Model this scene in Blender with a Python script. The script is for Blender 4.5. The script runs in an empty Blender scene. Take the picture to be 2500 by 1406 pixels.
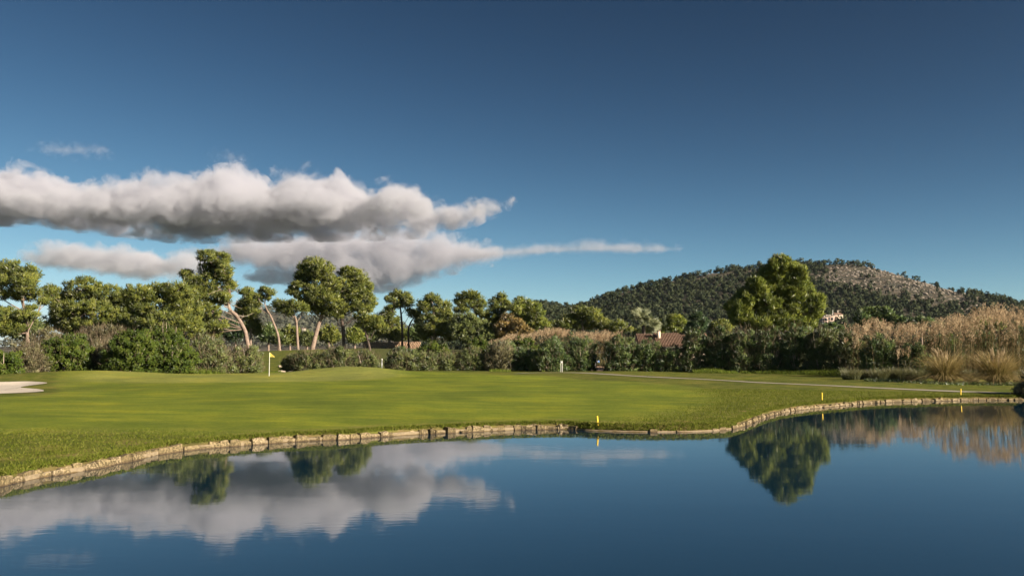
import bpy, bmesh, math, random
import numpy as np
from mathutils import Vector, Matrix
from mathutils.geometry import delaunay_2d_cdt

# ------------------------------------------------------------------ camera, sky, sun, exposure
scene = bpy.context.scene
C = scene.collection
F = 2165.0                      # focal length in pixels of the 2500 px wide photograph
CAM_H = 3.2                     # eye height over the pond
PITCH = math.atan((855 - 703) / F)
SUN_EL = math.radians(23)
SUN_AZ = math.radians(58)       # from straight behind the camera towards the right
EXPOSURE = 1.25
HAZE = 0.00004
SKY_TINT = (0.46, 0.375, 0.20, 1)

cam_d = bpy.data.cameras.new('camera')
cam_d.sensor_width = 36.0
cam_d.lens = 36.0 * F / 2500.0
cam_d.clip_start = 0.1
cam_d.clip_end = 30000.0
cam = bpy.data.objects.new('camera', cam_d)
C.objects.link(cam)
cam.location = (0, 0, CAM_H)
cam.rotation_euler = (math.pi / 2 + PITCH, 0, 0)
scene.camera = cam

world = bpy.data.worlds.new('World')
scene.world = world
world.use_nodes = True
wn, wl = world.node_tree.nodes, world.node_tree.links
wn.clear()
w_out = wn.new('ShaderNodeOutputWorld')
w_bg = wn.new('ShaderNodeBackground')
w_sky = wn.new('ShaderNodeTexSky')
w_sky.sky_type = 'NISHITA'
w_sky.sun_disc = False
w_sky.sun_elevation = SUN_EL
w_sky.sun_rotation = math.pi - SUN_AZ
w_sky.altitude = 7000
w_sky.air_density = 1.0
w_sky.dust_density = 0.2
w_sky.ozone_density = 2.0
w_gam = wn.new('ShaderNodeGamma')            # contrast of a polarised, late afternoon sky
w_gam.inputs['Gamma'].default_value = 1.95
w_mul = wn.new('ShaderNodeMix'); w_mul.data_type = 'RGBA'; w_mul.blend_type = 'MULTIPLY'
w_mul.inputs[0].default_value = 1.0
w_mul.inputs[7].default_value = SKY_TINT
w_k = wn.new('ShaderNodeVectorMath'); w_k.operation = 'MULTIPLY_ADD'      # soft shoulder: x / (1 + x / 10)
w_k.inputs[1].default_value = (0.1, 0.1, 0.1)
w_k.inputs[2].default_value = (1.0, 1.0, 1.0)
w_div = wn.new('ShaderNodeVectorMath'); w_div.operation = 'DIVIDE'
w_bg.inputs['Strength'].default_value = 0.06
wl.new(w_sky.outputs[0], w_gam.inputs[0])
wl.new(w_gam.outputs[0], w_mul.inputs[6])
wl.new(w_mul.outputs[2], w_k.inputs[0])
wl.new(w_mul.outputs[2], w_div.inputs[0])
wl.new(w_k.outputs[0], w_div.inputs[1])
wl.new(w_div.outputs[0], w_bg.inputs['Color'])
wl.new(w_bg.outputs[0], w_out.inputs['Surface'])

SUN_DIR = Vector((math.sin(SUN_AZ) * math.cos(SUN_EL), -math.cos(SUN_AZ) * math.cos(SUN_EL), math.sin(SUN_EL)))
sun_d = bpy.data.lights.new('sun', 'SUN')
sun_d.energy = 5.0
sun_d.angle = math.radians(0.5)
sun_d.color = (1.0, 0.88, 0.72)
sun = bpy.data.objects.new('sun', sun_d)
C.objects.link(sun)
sun.location = SUN_DIR * 300
sun.rotation_euler = (-SUN_DIR).to_track_quat('-Z', 'Y').to_euler()

scene.view_settings.view_transform = 'Standard'
scene.view_settings.look = 'None'
scene.view_settings.exposure = EXPOSURE
scene.view_settings.gamma = 1.0
scene.view_settings.use_curve_mapping = False
scene.render.engine = 'CYCLES'
cy = scene.cycles
cy.use_denoising = True
cy.max_bounces = 12
cy.diffuse_bounces = 3
cy.glossy_bounces = 3
cy.transmission_bounces = 3
cy.volume_bounces = 4
cy.sample_clamp_indirect = 6.0
cy.use_adaptive_sampling = True
cy.adaptive_threshold = 0.02
cy.adaptive_min_samples = 40

# ------------------------------------------------------------------ geometry helpers
CP, SP = math.cos(PITCH), math.sin(PITCH)


def ray(u, v):
    a, b = (u - 1250.0) / F, (703.0 - v) / F
    return np.array([a, CP - b * SP, SP + b * CP])


def P(u, v, y):
    """point seen at photo pixel (u, v) that stands y metres in front of the camera"""
    d = ray(u, v)
    return np.array([0, 0, CAM_H]) + d * (y / d[1])


def G(u, v, z):
    """point seen at photo pixel (u, v) at height z (below the eye)"""
    d = ray(u, v)
    return np.array([0, 0, CAM_H]) + d * ((z - CAM_H) / d[2])


def catmull(pts, per=8, closed=False):
    pts = np.asarray(pts, float)
    n = len(pts)
    out = []
    rng = range(n) if closed else range(n - 1)
    for i in rng:
        if closed:
            p0, p1, p2, p3 = pts[(i - 1) % n], pts[i], pts[(i + 1) % n], pts[(i + 2) % n]
        else:
            p0, p1, p2, p3 = pts[max(i - 1, 0)], pts[i], pts[i + 1], pts[min(i + 2, n - 1)]
        for k in range(per):
            t = k / per
            out.append(0.5 * ((2 * p1) + (-p0 + p2) * t + (2 * p0 - 5 * p1 + 4 * p2 - p3) * t * t + (-p0 + 3 * p1 - 3 * p2 + p3) * t ** 3))
    if not closed:
        out.append(pts[-1])
    return np.array(out)


def seg_dist(px, py, poly, closed=True):
    d2 = np.full(px.shape, 1e18)
    n = len(poly)
    for i in range(n if closed else n - 1):
        ax, ay = poly[i]
        bx, by = poly[(i + 1) % n]
        dx, dy = bx - ax, by - ay
        L = dx * dx + dy * dy + 1e-12
        t = np.clip(((px - ax) * dx + (py - ay) * dy) / L, 0, 1)
        ex, ey = px - ax - t * dx, py - ay - t * dy
        d2 = np.minimum(d2, ex * ex + ey * ey)
    return np.sqrt(d2)


def inside(px, py, poly):
    r = np.zeros(px.shape, bool)
    n = len(poly)
    j = n - 1
    for i in range(n):
        xi, yi = poly[i]
        xj, yj = poly[j]
        if yi != yj:
            c = ((yi > py) != (yj > py)) & (px < (xj - xi) * (py - yi) / (yj - yi) + xi)
            r ^= c
        j = i
    return r


def sdf(px, py, poly):
    """distance to a closed outline, negative inside"""
    d = seg_dist(px, py, poly)
    return np.where(inside(px, py, poly), -d, d)


def sstep(a, b, x):
    t = np.clip((x - a) / (b - a), 0, 1)
    return t * t * (3 - 2 * t)


def make_mesh(name, verts, faces_flat, nper, mats=(), mat_idx=None, attrs=None, smooth=False):
    """verts (N,3); faces_flat int array of M*nper indices"""
    me = bpy.data.meshes.new(name)
    verts = np.ascontiguousarray(verts, dtype=np.float32)
    faces_flat = np.ascontiguousarray(faces_flat, dtype=np.int32).ravel()
    M = len(faces_flat) // nper
    me.vertices.add(len(verts))
    me.vertices.foreach_set('co', verts.ravel())
    me.loops.add(len(faces_flat))
    me.loops.foreach_set('vertex_index', faces_flat)
    me.polygons.add(M)
    me.polygons.foreach_set('loop_start', np.arange(0, M * nper, nper, dtype=np.int32))
    me.polygons.foreach_set('loop_total', np.full(M, nper, dtype=np.int32))
    if mat_idx is not None:
        me.polygons.foreach_set('material_index', np.asarray(mat_idx, dtype=np.int32))
    if smooth:
        me.polygons.foreach_set('use_smooth', np.ones(M, dtype=bool))
    for m in mats:
        me.materials.append(m)
    me.update(calc_edges=True)
    if attrs:
        for k, (dom, val) in attrs.items():
            val = np.ascontiguousarray(val, dtype=np.float32)
            a = me.attributes.new(k, 'FLOAT' if val.ndim == 1 else 'FLOAT_VECTOR', dom)
            a.data.foreach_set('value' if val.ndim == 1 else 'vector', val.ravel())
    return me


def link(name, me, parent=None, loc=None):
    o = bpy.data.objects.new(name, me)
    C.objects.link(o)
    if parent is not None:
        o.parent = parent
    if loc is not None:
        o.location = loc
    return o


def tag(o, label=None, cat=None, group=None, kind=None):
    if label:
        o['label'] = label
    if cat:
        o['category'] = cat
    if group:
        o['group'] = group
    if kind:
        o['kind'] = kind
    return o


def thing(name, label, cat, loc, group=None):
    o = bpy.data.objects.new(name, None)
    C.objects.link(o)
    o.empty_display_size = 0.5
    o.location = loc
    return tag(o, label, cat, group)


def unit(v):
    return v / (np.linalg.norm(v, axis=-1, keepdims=True) + 1e-9)


def tubes(paths, sides=6):
    """paths: list of (points (n,3), radii (n,)) -> verts, quads"""
    V, Q = [], []
    off = 0
    for pts, rad in paths:
        pts = np.asarray(pts, float)
        rad = np.asarray(rad, float)
        n = len(pts)
        tan = unit(np.gradient(pts, axis=0))
        ref = np.array([0.31, 0.95, 0.05])
        s1 = unit(np.cross(tan, ref))
        s2 = np.cross(tan, s1)
        a = np.linspace(0, 2 * np.pi, sides, endpoint=False)
        ring = pts[:, None, :] + rad[:, None, None] * (np.cos(a)[None, :, None] * s1[:, None, :] + np.sin(a)[None, :, None] * s2[:, None, :])
        V.append(ring.reshape(-1, 3))
        i, k = np.meshgrid(np.arange(n - 1), np.arange(sides), indexing='ij')
        k2 = (k + 1) % sides
        q = np.stack([i * sides + k, i * sides + k2, (i + 1) * sides + k2, (i + 1) * sides + k], -1).reshape(-1, 4) + off
        Q.append(q)
        off += n * sides
    return np.concatenate(V), np.concatenate(Q)


def boxes_mesh(name, boxes, mat):
    """boxes: list of (x0,x1,y0,y1,z0,z1)"""
    V, Q = [], []
    for (x0, x1, y0, y1, z0, z1) in boxes:
        b = len(V)
        V += [(x0, y0, z0), (x1, y0, z0), (x1, y1, z0), (x0, y1, z0), (x0, y0, z1), (x1, y0, z1), (x1, y1, z1), (x0, y1, z1)]
        Q += [(b, b + 3, b + 2, b + 1), (b + 4, b + 5, b + 6, b + 7), (b, b + 1, b + 5, b + 4), (b + 1, b + 2, b + 6, b + 5), (b + 2, b + 3, b + 7, b + 6), (b + 3, b, b + 4, b + 7)]
    return make_mesh(name, np.array(V), np.array(Q), 4, [mat])


# ------------------------------------------------------------------ materials
def new_mat(name):
    m = bpy.data.materials.new(name)
    m.use_nodes = True
    n, l = m.node_tree.nodes, m.node_tree.links
    n.clear()
    out = n.new('ShaderNodeOutputMaterial')
    return m, n, l, out


def ramp(n, stops, interp='LINEAR'):
    r = n.new('ShaderNodeValToRGB')
    r.color_ramp.interpolation = interp
    e = r.color_ramp.elements
    while len(e) < len(stops):
        e.new(0.5)
    for k, (p, c) in enumerate(stops):
        e[k].position = p
        e[k].color = (c[0], c[1], c[2], 1)
    return r


def noise(n, l, scale, detail=4, rough=0.6, vec=None, dist=0.0):
    t = n.new('ShaderNodeTexNoise')
    t.inputs['Scale'].default_value = scale
    t.inputs['Detail'].default_value = detail
    t.inputs['Roughness'].default_value = rough
    t.inputs['Distortion'].default_value = dist
    if vec is not None:
        l.new(vec, t.inputs['Vector'])
    return t


def mix(n, l, fac, a, b, mode='MIX'):
    m = n.new('ShaderNodeMix')
    m.data_type = 'RGBA'
    m.blend_type = mode
    m.clamp_factor = True
    for s, v in ((0, fac), (6, a), (7, b)):
        if isinstance(v, (int, float)):
            m.inputs[s].default_value = v
        elif isinstance(v, (tuple, list)):
            m.inputs[s].default_value = (v[0], v[1], v[2], 1)
        else:
            l.new(v, m.inputs[s])
    return m.outputs[2]


def plain(name, col, rough=0.8, var=0.25, scale=6.0, bump=0.0, metallic=0.0):
    m, n, l, out = new_mat(name)
    b = n.new('ShaderNodeBsdfPrincipled')
    g = n.new('ShaderNodeNewGeometry')
    t = noise(n, l, scale, 6, 0.65, g.outputs['Position'])
    r = ramp(n, [(0.3, [c * (1 - var) for c in col]), (0.7, [min(1, c * (1 + var)) for c in col])])
    l.new(t.outputs[0], r.inputs[0])
    l.new(r.outputs[0], b.inputs['Base Color'])
    b.inputs['Roughness'].default_value = rough
    b.inputs['Metallic'].default_value = metallic
    if bump:
        bp = n.new('ShaderNodeBump')
        bp.inputs['Strength'].default_value = 0.6
        bp.inputs['Distance'].default_value = bump
        l.new(t.outputs[0], bp.inputs['Height'])
        l.new(bp.outputs[0], b.inputs['Normal'])
    l.new(b.outputs[0], out.inputs['Surface'])
    return m


def leaf_mat(name, stops, trans=0.25, gloss=0.04, soft=0.0):
    """colour by a random value stored on every leaf"""
    m, n, l, out = new_mat(name)
    a = n.new('ShaderNodeAttribute')
    a.attribute_name = 'rnd'
    r = ramp(n, stops)
    l.new(a.outputs['Fac'], r.inputs[0])
    d = n.new('ShaderNodeBsdfDiffuse')
    t = n.new('ShaderNodeBsdfTranslucent')
    l.new(r.outputs[0], d.inputs[0])
    l.new(r.outputs[0], t.inputs[0])
    if soft:                                   # leaves of a tuft share the tuft's own facing
        an = n.new('ShaderNodeAttribute')
        an.attribute_name = 'nrm'
        ge = n.new('ShaderNodeNewGeometry')
        v1 = n.new('ShaderNodeVectorMath'); v1.operation = 'SCALE'; v1.inputs['Scale'].default_value = soft
        v2 = n.new('ShaderNodeVectorMath'); v2.operation = 'SCALE'; v2.inputs['Scale'].default_value = 1 - soft
        v3 = n.new('ShaderNodeVectorMath'); v3.operation = 'ADD'
        v4 = n.new('ShaderNodeVectorMath'); v4.operation = 'NORMALIZE'
        l.new(an.outputs['Vector'], v1.inputs[0]); l.new(ge.outputs['Normal'], v2.inputs[0])
        l.new(v1.outputs[0], v3.inputs[0]); l.new(v2.outputs[0], v3.inputs[1]); l.new(v3.outputs[0], v4.inputs[0])
        l.new(v4.outputs[0], d.inputs['Normal'])
        m.cycles.use_bump_map_correction = False
    mx = n.new('ShaderNodeMixShader')
    mx.inputs[0].default_value = trans
    l.new(d.outputs[0], mx.inputs[1])
    l.new(t.outputs[0], mx.inputs[2])
    s = mx
    if gloss:
        gl = n.new('ShaderNodeBsdfGlossy')
        gl.inputs['Roughness'].default_value = 0.5
        gl.inputs['Color'].default_value = (1, 1, 1, 1)
        s = n.new('ShaderNodeMixShader')
        s.inputs[0].default_value = gloss
        l.new(mx.outputs[0], s.inputs[1])
        l.new(gl.outputs[0], s.inputs[2])
    l.new(s.outputs[0], out.inputs['Surface'])
    return m


M = {}
M['pine'] = leaf_mat('pine_needles', [(0, (0.047, 0.063, 0.014)), (0.5, (0.116, 0.135, 0.024)), (1, (0.231, 0.226, 0.042))], soft=0.58)
M['pine_bright'] = leaf_mat('pine_needles_bright', [(0, (0.055, 0.078, 0.013)), (0.5, (0.137, 0.164, 0.024)), (1, (0.260, 0.260, 0.045))], soft=0.58)
M['pine_dark'] = leaf_mat('conifer_dark', [(0, (0.021, 0.042, 0.018)), (0.5, (0.042, 0.072, 0.027)), (1, (0.083, 0.112, 0.039))], soft=0.58)
M['bush_green'] = leaf_mat('bush_green', [(0, (0.030, 0.050, 0.008)), (0.5, (0.062, 0.090, 0.013)), (1, (0.108, 0.123, 0.023))], gloss=0.02, soft=0.58)
M['bush_olive'] = leaf_mat('bush_olive', [(0, (0.045, 0.061, 0.019)), (0.5, (0.098, 0.120, 0.034)), (1, (0.202, 0.215, 0.071))], soft=0.58)
M['bush_dark'] = leaf_mat('bush_dark', [(0, (0.032, 0.057, 0.017)), (0.5, (0.076, 0.114, 0.030)), (1, (0.180, 0.210, 0.062))], soft=0.58)
M['bush_brown'] = leaf_mat('bush_brown', [(0, (0.054, 0.053, 0.025)), (0.5, (0.121, 0.110, 0.052)), (1, (0.219, 0.201, 0.099))], soft=0.58)
M['bush_rust'] = leaf_mat('bush_rust', [(0, (0.098, 0.077, 0.025)), (0.5, (0.182, 0.126, 0.039)), (1, (0.294, 0.196, 0.063))], soft=0.58)
M['twig'] = leaf_mat('twigs', [(0, (0.075, 0.058, 0.034)), (1, (0.215, 0.170, 0.112))], trans=0.0, gloss=0)
M['hill_leaf'] = leaf_mat('hill_pines', [(0, (0.022, 0.030, 0.016)), (0.5, (0.041, 0.050, 0.026)), (1, (0.071, 0.079, 0.042))], trans=0.1, gloss=0, soft=0.58)
M['mountain_leaf_hazed'] = leaf_mat('mountain_scrub', [(0, (0.054, 0.059, 0.040)), (0.5, (0.086, 0.088, 0.062)), (1, (0.126, 0.122, 0.090))], trans=0.0, gloss=0, soft=0.58)  # part of the distance haze is painted into this paler, greyer leaf colour
M['reed_stem'] = leaf_mat('reed_stems', [(0, (0.071, 0.054, 0.025)), (0.6, (0.156, 0.119, 0.061)), (1, (0.233, 0.193, 0.093))], gloss=0)
M['reed_plume'] = leaf_mat('reed_plumes', [(0, (0.275, 0.189, 0.112)), (0.5, (0.446, 0.321, 0.197)), (1, (0.583, 0.472, 0.306))], trans=0.35, gloss=0)
M['pampas'] = leaf_mat('pampas_blades', [(0, (0.118, 0.119, 0.031)), (0.5, (0.287, 0.232, 0.078)), (1, (0.639, 0.449, 0.226))])
M['pampas_plume'] = leaf_mat('pampas_plumes', [(0, (0.36, 0.28, 0.17)), (1, (0.62, 0.50, 0.34))], trans=0.3, gloss=0)
M['rush'] = leaf_mat('rush_blades', [(0, (0.053, 0.068, 0.024)), (0.6, (0.128, 0.128, 0.051)), (1, (0.240, 0.210, 0.090))])
M['grass_blade'] = leaf_mat('grass_blades', [(0, (0.076, 0.101, 0.013)), (0.6, (0.127, 0.146, 0.021)), (1, (0.192, 0.191, 0.049))], gloss=0, soft=0.58)
M['tall_grass'] = leaf_mat('tall_grass', [(0, (0.070, 0.105, 0.016)), (1, (0.170, 0.200, 0.036))], gloss=0, soft=0.58)
M['palm'] = leaf_mat('palm_leaf', [(0, (0.20, 0.23, 0.11)), (1, (0.50, 0.51, 0.31))], trans=0.4, gloss=0.05)
M['bark'] = plain('pine_bark', (0.235, 0.17, 0.13), 0.95, 0.45, 3.0, 0.05)
M['bark_dark'] = plain('dark_bark', (0.085, 0.062, 0.048), 0.95, 0.4, 3.0, 0.05)
M['bark_pale'] = plain('dead_wood', (0.42, 0.34, 0.26), 0.95, 0.3, 3.0, 0.03)
M['yellow'] = plain('yellow_paint', (0.75, 0.50, 0.02), 0.6, 0.12, 9.0)
M['flag'] = plain('flag_cloth', (0.66, 0.52, 0.10), 0.8, 0.08, 4.0)
M['white'] = plain('white_paint', (0.72, 0.70, 0.64), 0.6, 0.1, 8.0)
M['blue'] = plain('blue_paint', (0.10, 0.22, 0.50), 0.5, 0.2, 8.0)
M['steel'] = plain('grey_steel', (0.45, 0.45, 0.46), 0.4, 0.1, 8.0, metallic=0.3)
M['plaster'] = plain('plaster', (0.62, 0.50, 0.38), 0.9, 0.12, 1.5, 0.01)
M['plaster_white'] = plain('plaster_white', (0.44, 0.38, 0.31), 0.9, 0.1, 1.5, 0.01)
M['rooftile'] = plain('roof_tile', (0.19, 0.115, 0.078), 0.9, 0.45, 4.0, 0.02)
M['glass'] = plain('dark_glass', (0.02, 0.025, 0.03), 0.15, 0.1, 2.0)
M['rock'] = plain('rock', (0.42, 0.34, 0.26), 0.95, 0.35, 2.5, 0.06)
M['wallstone'] = plain('wall_stone', (0.36, 0.235, 0.15), 0.95, 0.35, 3.0, 0.04)

# lawn ------------------------------------------------------------
m, n, l, out = new_mat('lawn')
b = n.new('ShaderNodeBsdfPrincipled')
g = n.new('ShaderNodeNewGeometry')
pos = g.outputs['Position']
def attr(nm):
    a = n.new('ShaderNodeAttribute'); a.attribute_name = nm
    return a.outputs['Fac']
big = noise(n, l, 0.16, 5, 0.6, pos)
mid = noise(n, l, 0.9, 5, 0.62, pos)
mp = n.new('ShaderNodeMapping'); mp.inputs['Scale'].default_value = (0.35, 1.6, 1.0)
mp.inputs['Rotation'].default_value = (0, 0, math.radians(14))
l.new(pos, mp.inputs['Vector'])
streak = noise(n, l, 0.55, 5, 0.6, mp.outputs[0])
fine = noise(n, l, 26.0, 4, 0.75, pos)
clump = noise(n, l, 7.0, 5, 0.7, pos)
r_rough = ramp(n, [(0.28, (0.080, 0.098, 0.016)), (0.5, (0.106, 0.124, 0.019)), (0.72, (0.146, 0.148, 0.030))])
l.new(mid.outputs[0], r_rough.inputs[0])
r_fair = ramp(n, [(0.30, (0.124, 0.158, 0.020)), (0.48, (0.146, 0.178, 0.022)), (0.62, (0.176, 0.204, 0.024)), (0.75, (0.238, 0.250, 0.028))])
l.new(streak.outputs[0], r_fair.inputs[0])
r_green = ramp(n, [(0.3, (0.205, 0.220, 0.048)), (0.7, (0.250, 0.255, 0.066))])
l.new(streak.outputs[0], r_green.inputs[0])
c1 = mix(n, l, attr('fairway'), r_rough.outputs[0], r_fair.outputs[0])
c2 = mix(n, l, attr('green'), c1, r_green.outputs[0])
r_big = ramp(n, [(0.35, (0.78, 0.80, 0.85)), (0.65, (1.15, 1.12, 1.0))])
l.new(big.outputs[0], r_big.inputs[0])
c3 = mix(n, l, 1.0, c2, r_big.outputs[0], 'MULTIPLY')
r_cl = ramp(n, [(0.30, (0.62, 0.66, 0.6)), (0.55, (1.0, 1.0, 1.0)), (0.75, (1.25, 1.18, 1.2))])
l.new(clump.outputs[0], r_cl.inputs[0])
c3b = mix(n, l, 0.7, c3, r_cl.outputs[0], 'MULTIPLY')
pat = noise(n, l, 0.33, 4, 0.62, pos)
r_pat = ramp(n, [(0.33, (0.80, 0.86, 0.82)), (0.5, (1.0, 1.0, 1.0)), (0.66, (1.20, 1.10, 0.92))])
l.new(pat.outputs[0], r_pat.inputs[0])
c3b = mix(n, l, 0.85, c3b, r_pat.outputs[0], 'MULTIPLY')
r_md = ramp(n, [(0.32, (0.84, 0.86, 0.82)), (0.68, (1.14, 1.10, 1.06))])
l.new(mid.outputs[0], r_md.inputs[0])
c3b = mix(n, l, 0.8, c3b, r_md.outputs[0], 'MULTIPLY')
r_dry = ramp(n, [(0.42, (0, 0, 0)), (0.68, (1, 1, 1))])
l.new(mid.outputs[0], r_dry.inputs[0])
dry = n.new('ShaderNodeMath'); dry.operation = 'MULTIPLY'
l.new(attr('dry'), dry.inputs[0]); l.new(r_dry.outputs[0], dry.inputs[1])
c4 = mix(n, l, dry.outputs[0], c3b, (0.230, 0.160, 0.075))
c5 = mix(n, l, attr('earth'), c4, (0.115, 0.075, 0.038))
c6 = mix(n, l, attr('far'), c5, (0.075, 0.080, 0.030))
l.new(c6, b.inputs['Base Color'])
b.inputs['Roughness'].default_value = 0.95
b.inputs['Specular IOR Level'].default_value = 0.1
bp = n.new('ShaderNodeBump'); bp.inputs['Strength'].default_value = 0.55; bp.inputs['Distance'].default_value = 0.05
hs = n.new('ShaderNodeMath'); hs.operation = 'ADD'
l.new(fine.outputs[0], hs.inputs[0]); l.new(clump.outputs[0], hs.inputs[1])
l.new(hs.outputs[0], bp.inputs['Height'])
l.new(bp.outputs[0], b.inputs['Normal'])
l.new(b.outputs[0], out.inputs['Surface'])
M['lawn'] = m

# water -------------------------------------------------------------
m, n, l, out = new_mat('pond_water')
b = n.new('ShaderNodeBsdfPrincipled')
b.inputs['Base Color'].default_value = (0.005, 0.022, 0.040, 1)
b.inputs['Roughness'].default_value = 0.03
b.inputs['IOR'].default_value = 1.75
g = n.new('ShaderNodeNewGeometry')
mp = n.new('ShaderNodeMapping'); mp.inputs['Scale'].default_value = (0.45, 1.0, 1.0)
mp.inputs['Rotation'].default_value = (0, 0, math.radians(8))
l.new(g.outputs['Position'], mp.inputs['Vector'])
w1 = noise(n, l, 5.0, 3, 0.5, mp.outputs[0], 0.3)
w2 = noise(n, l, 0.5, 2, 0.5, mp.outputs[0])
amp = noise(n, l, 0.09, 2, 0.5, g.outputs['Position'])
ar = ramp(n, [(0.35, (0.25, 0.25, 0.25)), (0.65, (1, 1, 1))])
l.new(amp.outputs[0], ar.inputs[0])
h1 = n.new('ShaderNodeMath'); h1.operation = 'MULTIPLY'
l.new(w1.outputs[0], h1.inputs[0]); l.new(ar.outputs[0], h1.inputs[1])
bp = n.new('ShaderNodeBump'); bp.inputs['Strength'].default_value = 1.0; bp.inputs['Distance'].default_value = 0.0010
l.new(h1.outputs[0], bp.inputs['Height'])
bp2 = n.new('ShaderNodeBump'); bp2.inputs['Strength'].default_value = 1.0; bp2.inputs['Distance'].default_value = 0.0022
l.new(w2.outputs[0], bp2.inputs['Height'])
l.new(bp.outputs[0], bp2.inputs['Normal'])
l.new(bp2.outputs[0], b.inputs['Normal'])
l.new(b.outputs[0], out.inputs['Surface'])
M['water'] = m

# sand, path, edging stone -------------------------------------------------
M['sand'] = plain('bunker_sand', (0.50, 0.43, 0.35), 0.95, 0.08, 2.0, 0.03)
M['path'] = plain('path_concrete', (0.25, 0.22, 0.165), 0.95, 0.18, 1.2, 0.01)
M['gravel'] = plain('gravel', (0.52, 0.34, 0.23), 0.95, 0.2, 2.0, 0.02)

m, n, l, out = new_mat('edging_stone')
b = n.new('ShaderNodeBsdfPrincipled')
tc = n.new('ShaderNodeNewGeometry')
oi = n.new('ShaderNodeObjectInfo')
t1 = noise(n, l, 15.0, 5, 0.72, tc.outputs['Position'])
t2 = noise(n, l, 3.0, 4, 0.6, tc.outputs['Position'])
rs = ramp(n, [(0.0, (0.17, 0.125, 0.058)), (0.5, (0.245, 0.185, 0.09)), (1.0, (0.34, 0.26, 0.155))])
l.new(oi.outputs['Random'], rs.inputs[0])
rl = ramp(n, [(0.47, (0, 0, 0)), (0.57, (1, 1, 1))])
l.new(t1.outputs[0], rl.inputs[0])
rm = ramp(n, [(0.45, (1, 1, 1)), (0.70, (0.55, 0.55, 0.55))])
l.new(t2.outputs[0], rm.inputs[0])
lm = n.new('ShaderNodeMath'); lm.operation = 'MULTIPLY'
inv = n.new('ShaderNodeMath'); inv.operation = 'SUBTRACT'; inv.inputs[0].default_value = 1.0
l.new(rl.outputs[0], inv.inputs[1])
l.new(inv.outputs[0], lm.inputs[0]); l.new(rm.outputs[0], lm.inputs[1])
cc = mix(n, l, lm.outputs[0], rs.outputs[0], (0.075, 0.055, 0.022))
sep = n.new('ShaderNodeSeparateXYZ'); l.new(tc.outputs['Position'], sep.inputs[0])
wet = n.new('ShaderNodeMapRange'); wet.inputs[1].default_value = 0.015; wet.inputs[2].default_value = 0.06
wet.inputs[3].default_value = 0.75; wet.inputs[4].default_value = 0.0
l.new(sep.outputs['Z'], wet.inputs[0])
cc2 = mix(n, l, wet.outputs[0], cc, (0.05, 0.028, 0.010))
l.new(cc2, b.inputs['Base Color'])
b.inputs['Roughness'].default_value = 0.9
bp = n.new('ShaderNodeBump'); bp.inputs['Strength'].default_value = 0.8; bp.inputs['Distance'].default_value = 0.02
l.new(t1.outputs[0], bp.inputs['Height']); l.new(bp.outputs[0], b.inputs['Normal'])
l.new(b.outputs[0], out.inputs['Surface'])
M['edging'] = m
M['mortar'] = plain('pale_mortar', (0.21, 0.16, 0.095), 0.95, 0.3, 6.0, 0.01)

# hill --------------------------------------------------------------------
m, n, l, out = new_mat('hill_ground')
b = n.new('ShaderNodeBsdfPrincipled')
g = n.new('ShaderNodeNewGeometry')
t1 = noise(n, l, 0.05, 8, 0.75, g.outputs['Position'], 0.6)
t2 = noise(n, l, 0.25, 5, 0.7, g.outputs['Position'])
r1 = ramp(n, [(0.40, (0.050, 0.046, 0.026)), (0.52, (0.085, 0.068, 0.042)), (0.60, (0.13, 0.10, 0.072)), (0.72, (0.24, 0.19, 0.145))])
l.new(t1.outputs[0], r1.inputs[0])
r2 = ramp(n, [(0.38, (0.35, 0.38, 0.32)), (0.6, (1.15, 1.1, 1.05))])
l.new(t2.outputs[0], r2.inputs[0])
hc = mix(n, l, 1.0, r1.outputs[0], r2.outputs[0], 'MULTIPLY')
l.new(hc, b.inputs['Base Color'])
b.inputs['Roughness'].default_value = 1.0
bp = n.new('ShaderNodeBump'); bp.inputs['Strength'].default_value = 1.0; bp.inputs['Distance'].default_value = 3.0
l.new(t1.outputs[0], bp.inputs['Height']); l.new(bp.outputs[0], b.inputs['Normal'])
l.new(b.outputs[0], out.inputs['Surface'])
M['hill'] = m


# ------------------------------------------------------------------ shoreline and terrain
SHORE_PX = [(0, 1184), (112, 1163), (168, 1155), (252, 1139), (336, 1121), (400, 1107), (476, 1097), (560, 1090), (700, 1079), (844, 1072),
            (988, 1062), (1132, 1055), (1276, 1049), (1384, 1048), (1456, 1052), (1576, 1055), (1700, 1054), (1774, 1049), (1809, 1042), (1840, 1030),
            (1884, 1014), (1950, 1001), (2060, 990), (2148, 983), (2280, 979), (2400, 977), (2500, 977)]
shore_w = [G(u, v, 0.0)[:2] for u, v in SHORE_PX]
left_ext = [(-16.5, 5.0), (-17.0, 10.0), (-15.6, 15.0), (-13.6, 18.8)]
right_ext = [(39, 58.0), (48, 58), (60, 52), (66, 38), (58, 20), (40, 8), (15, 5.0), (0, 4.6), (-10, 3.4)]
SHORE = catmull(np.array(left_ext + [tuple(p) for p in shore_w] + right_ext), 6, closed=True)

FAIR_PX = [(-260, 1046), (300, 1046), (700, 1043), (1000, 1031), (1300, 1020), (1500, 1017), (1650, 1006), (1735, 986), (1772, 967), (1708, 949), (1620, 940),
           (1510, 933), (1384, 927), (1276, 920), (1150, 914), (1000, 911), (820, 909), (600, 911), (350, 915), (190, 918), (130, 935), (130, 965), (-260, 985)]
FAIR = catmull(np.array([G(u, v, 0.55)[:2] for u, v in FAIR_PX]), 5, closed=True)
BUNK_PX = [(-150, 938), (0, 935), (70, 934), (106, 936), (114, 939), (84, 944), (50, 950), (92, 953), (106, 956), (95, 960), (0, 965), (-150, 968)]
BUNK = catmull(np.array([G(u, v, 0.55)[:2] for u, v in BUNK_PX]), 6, closed=True)

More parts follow.
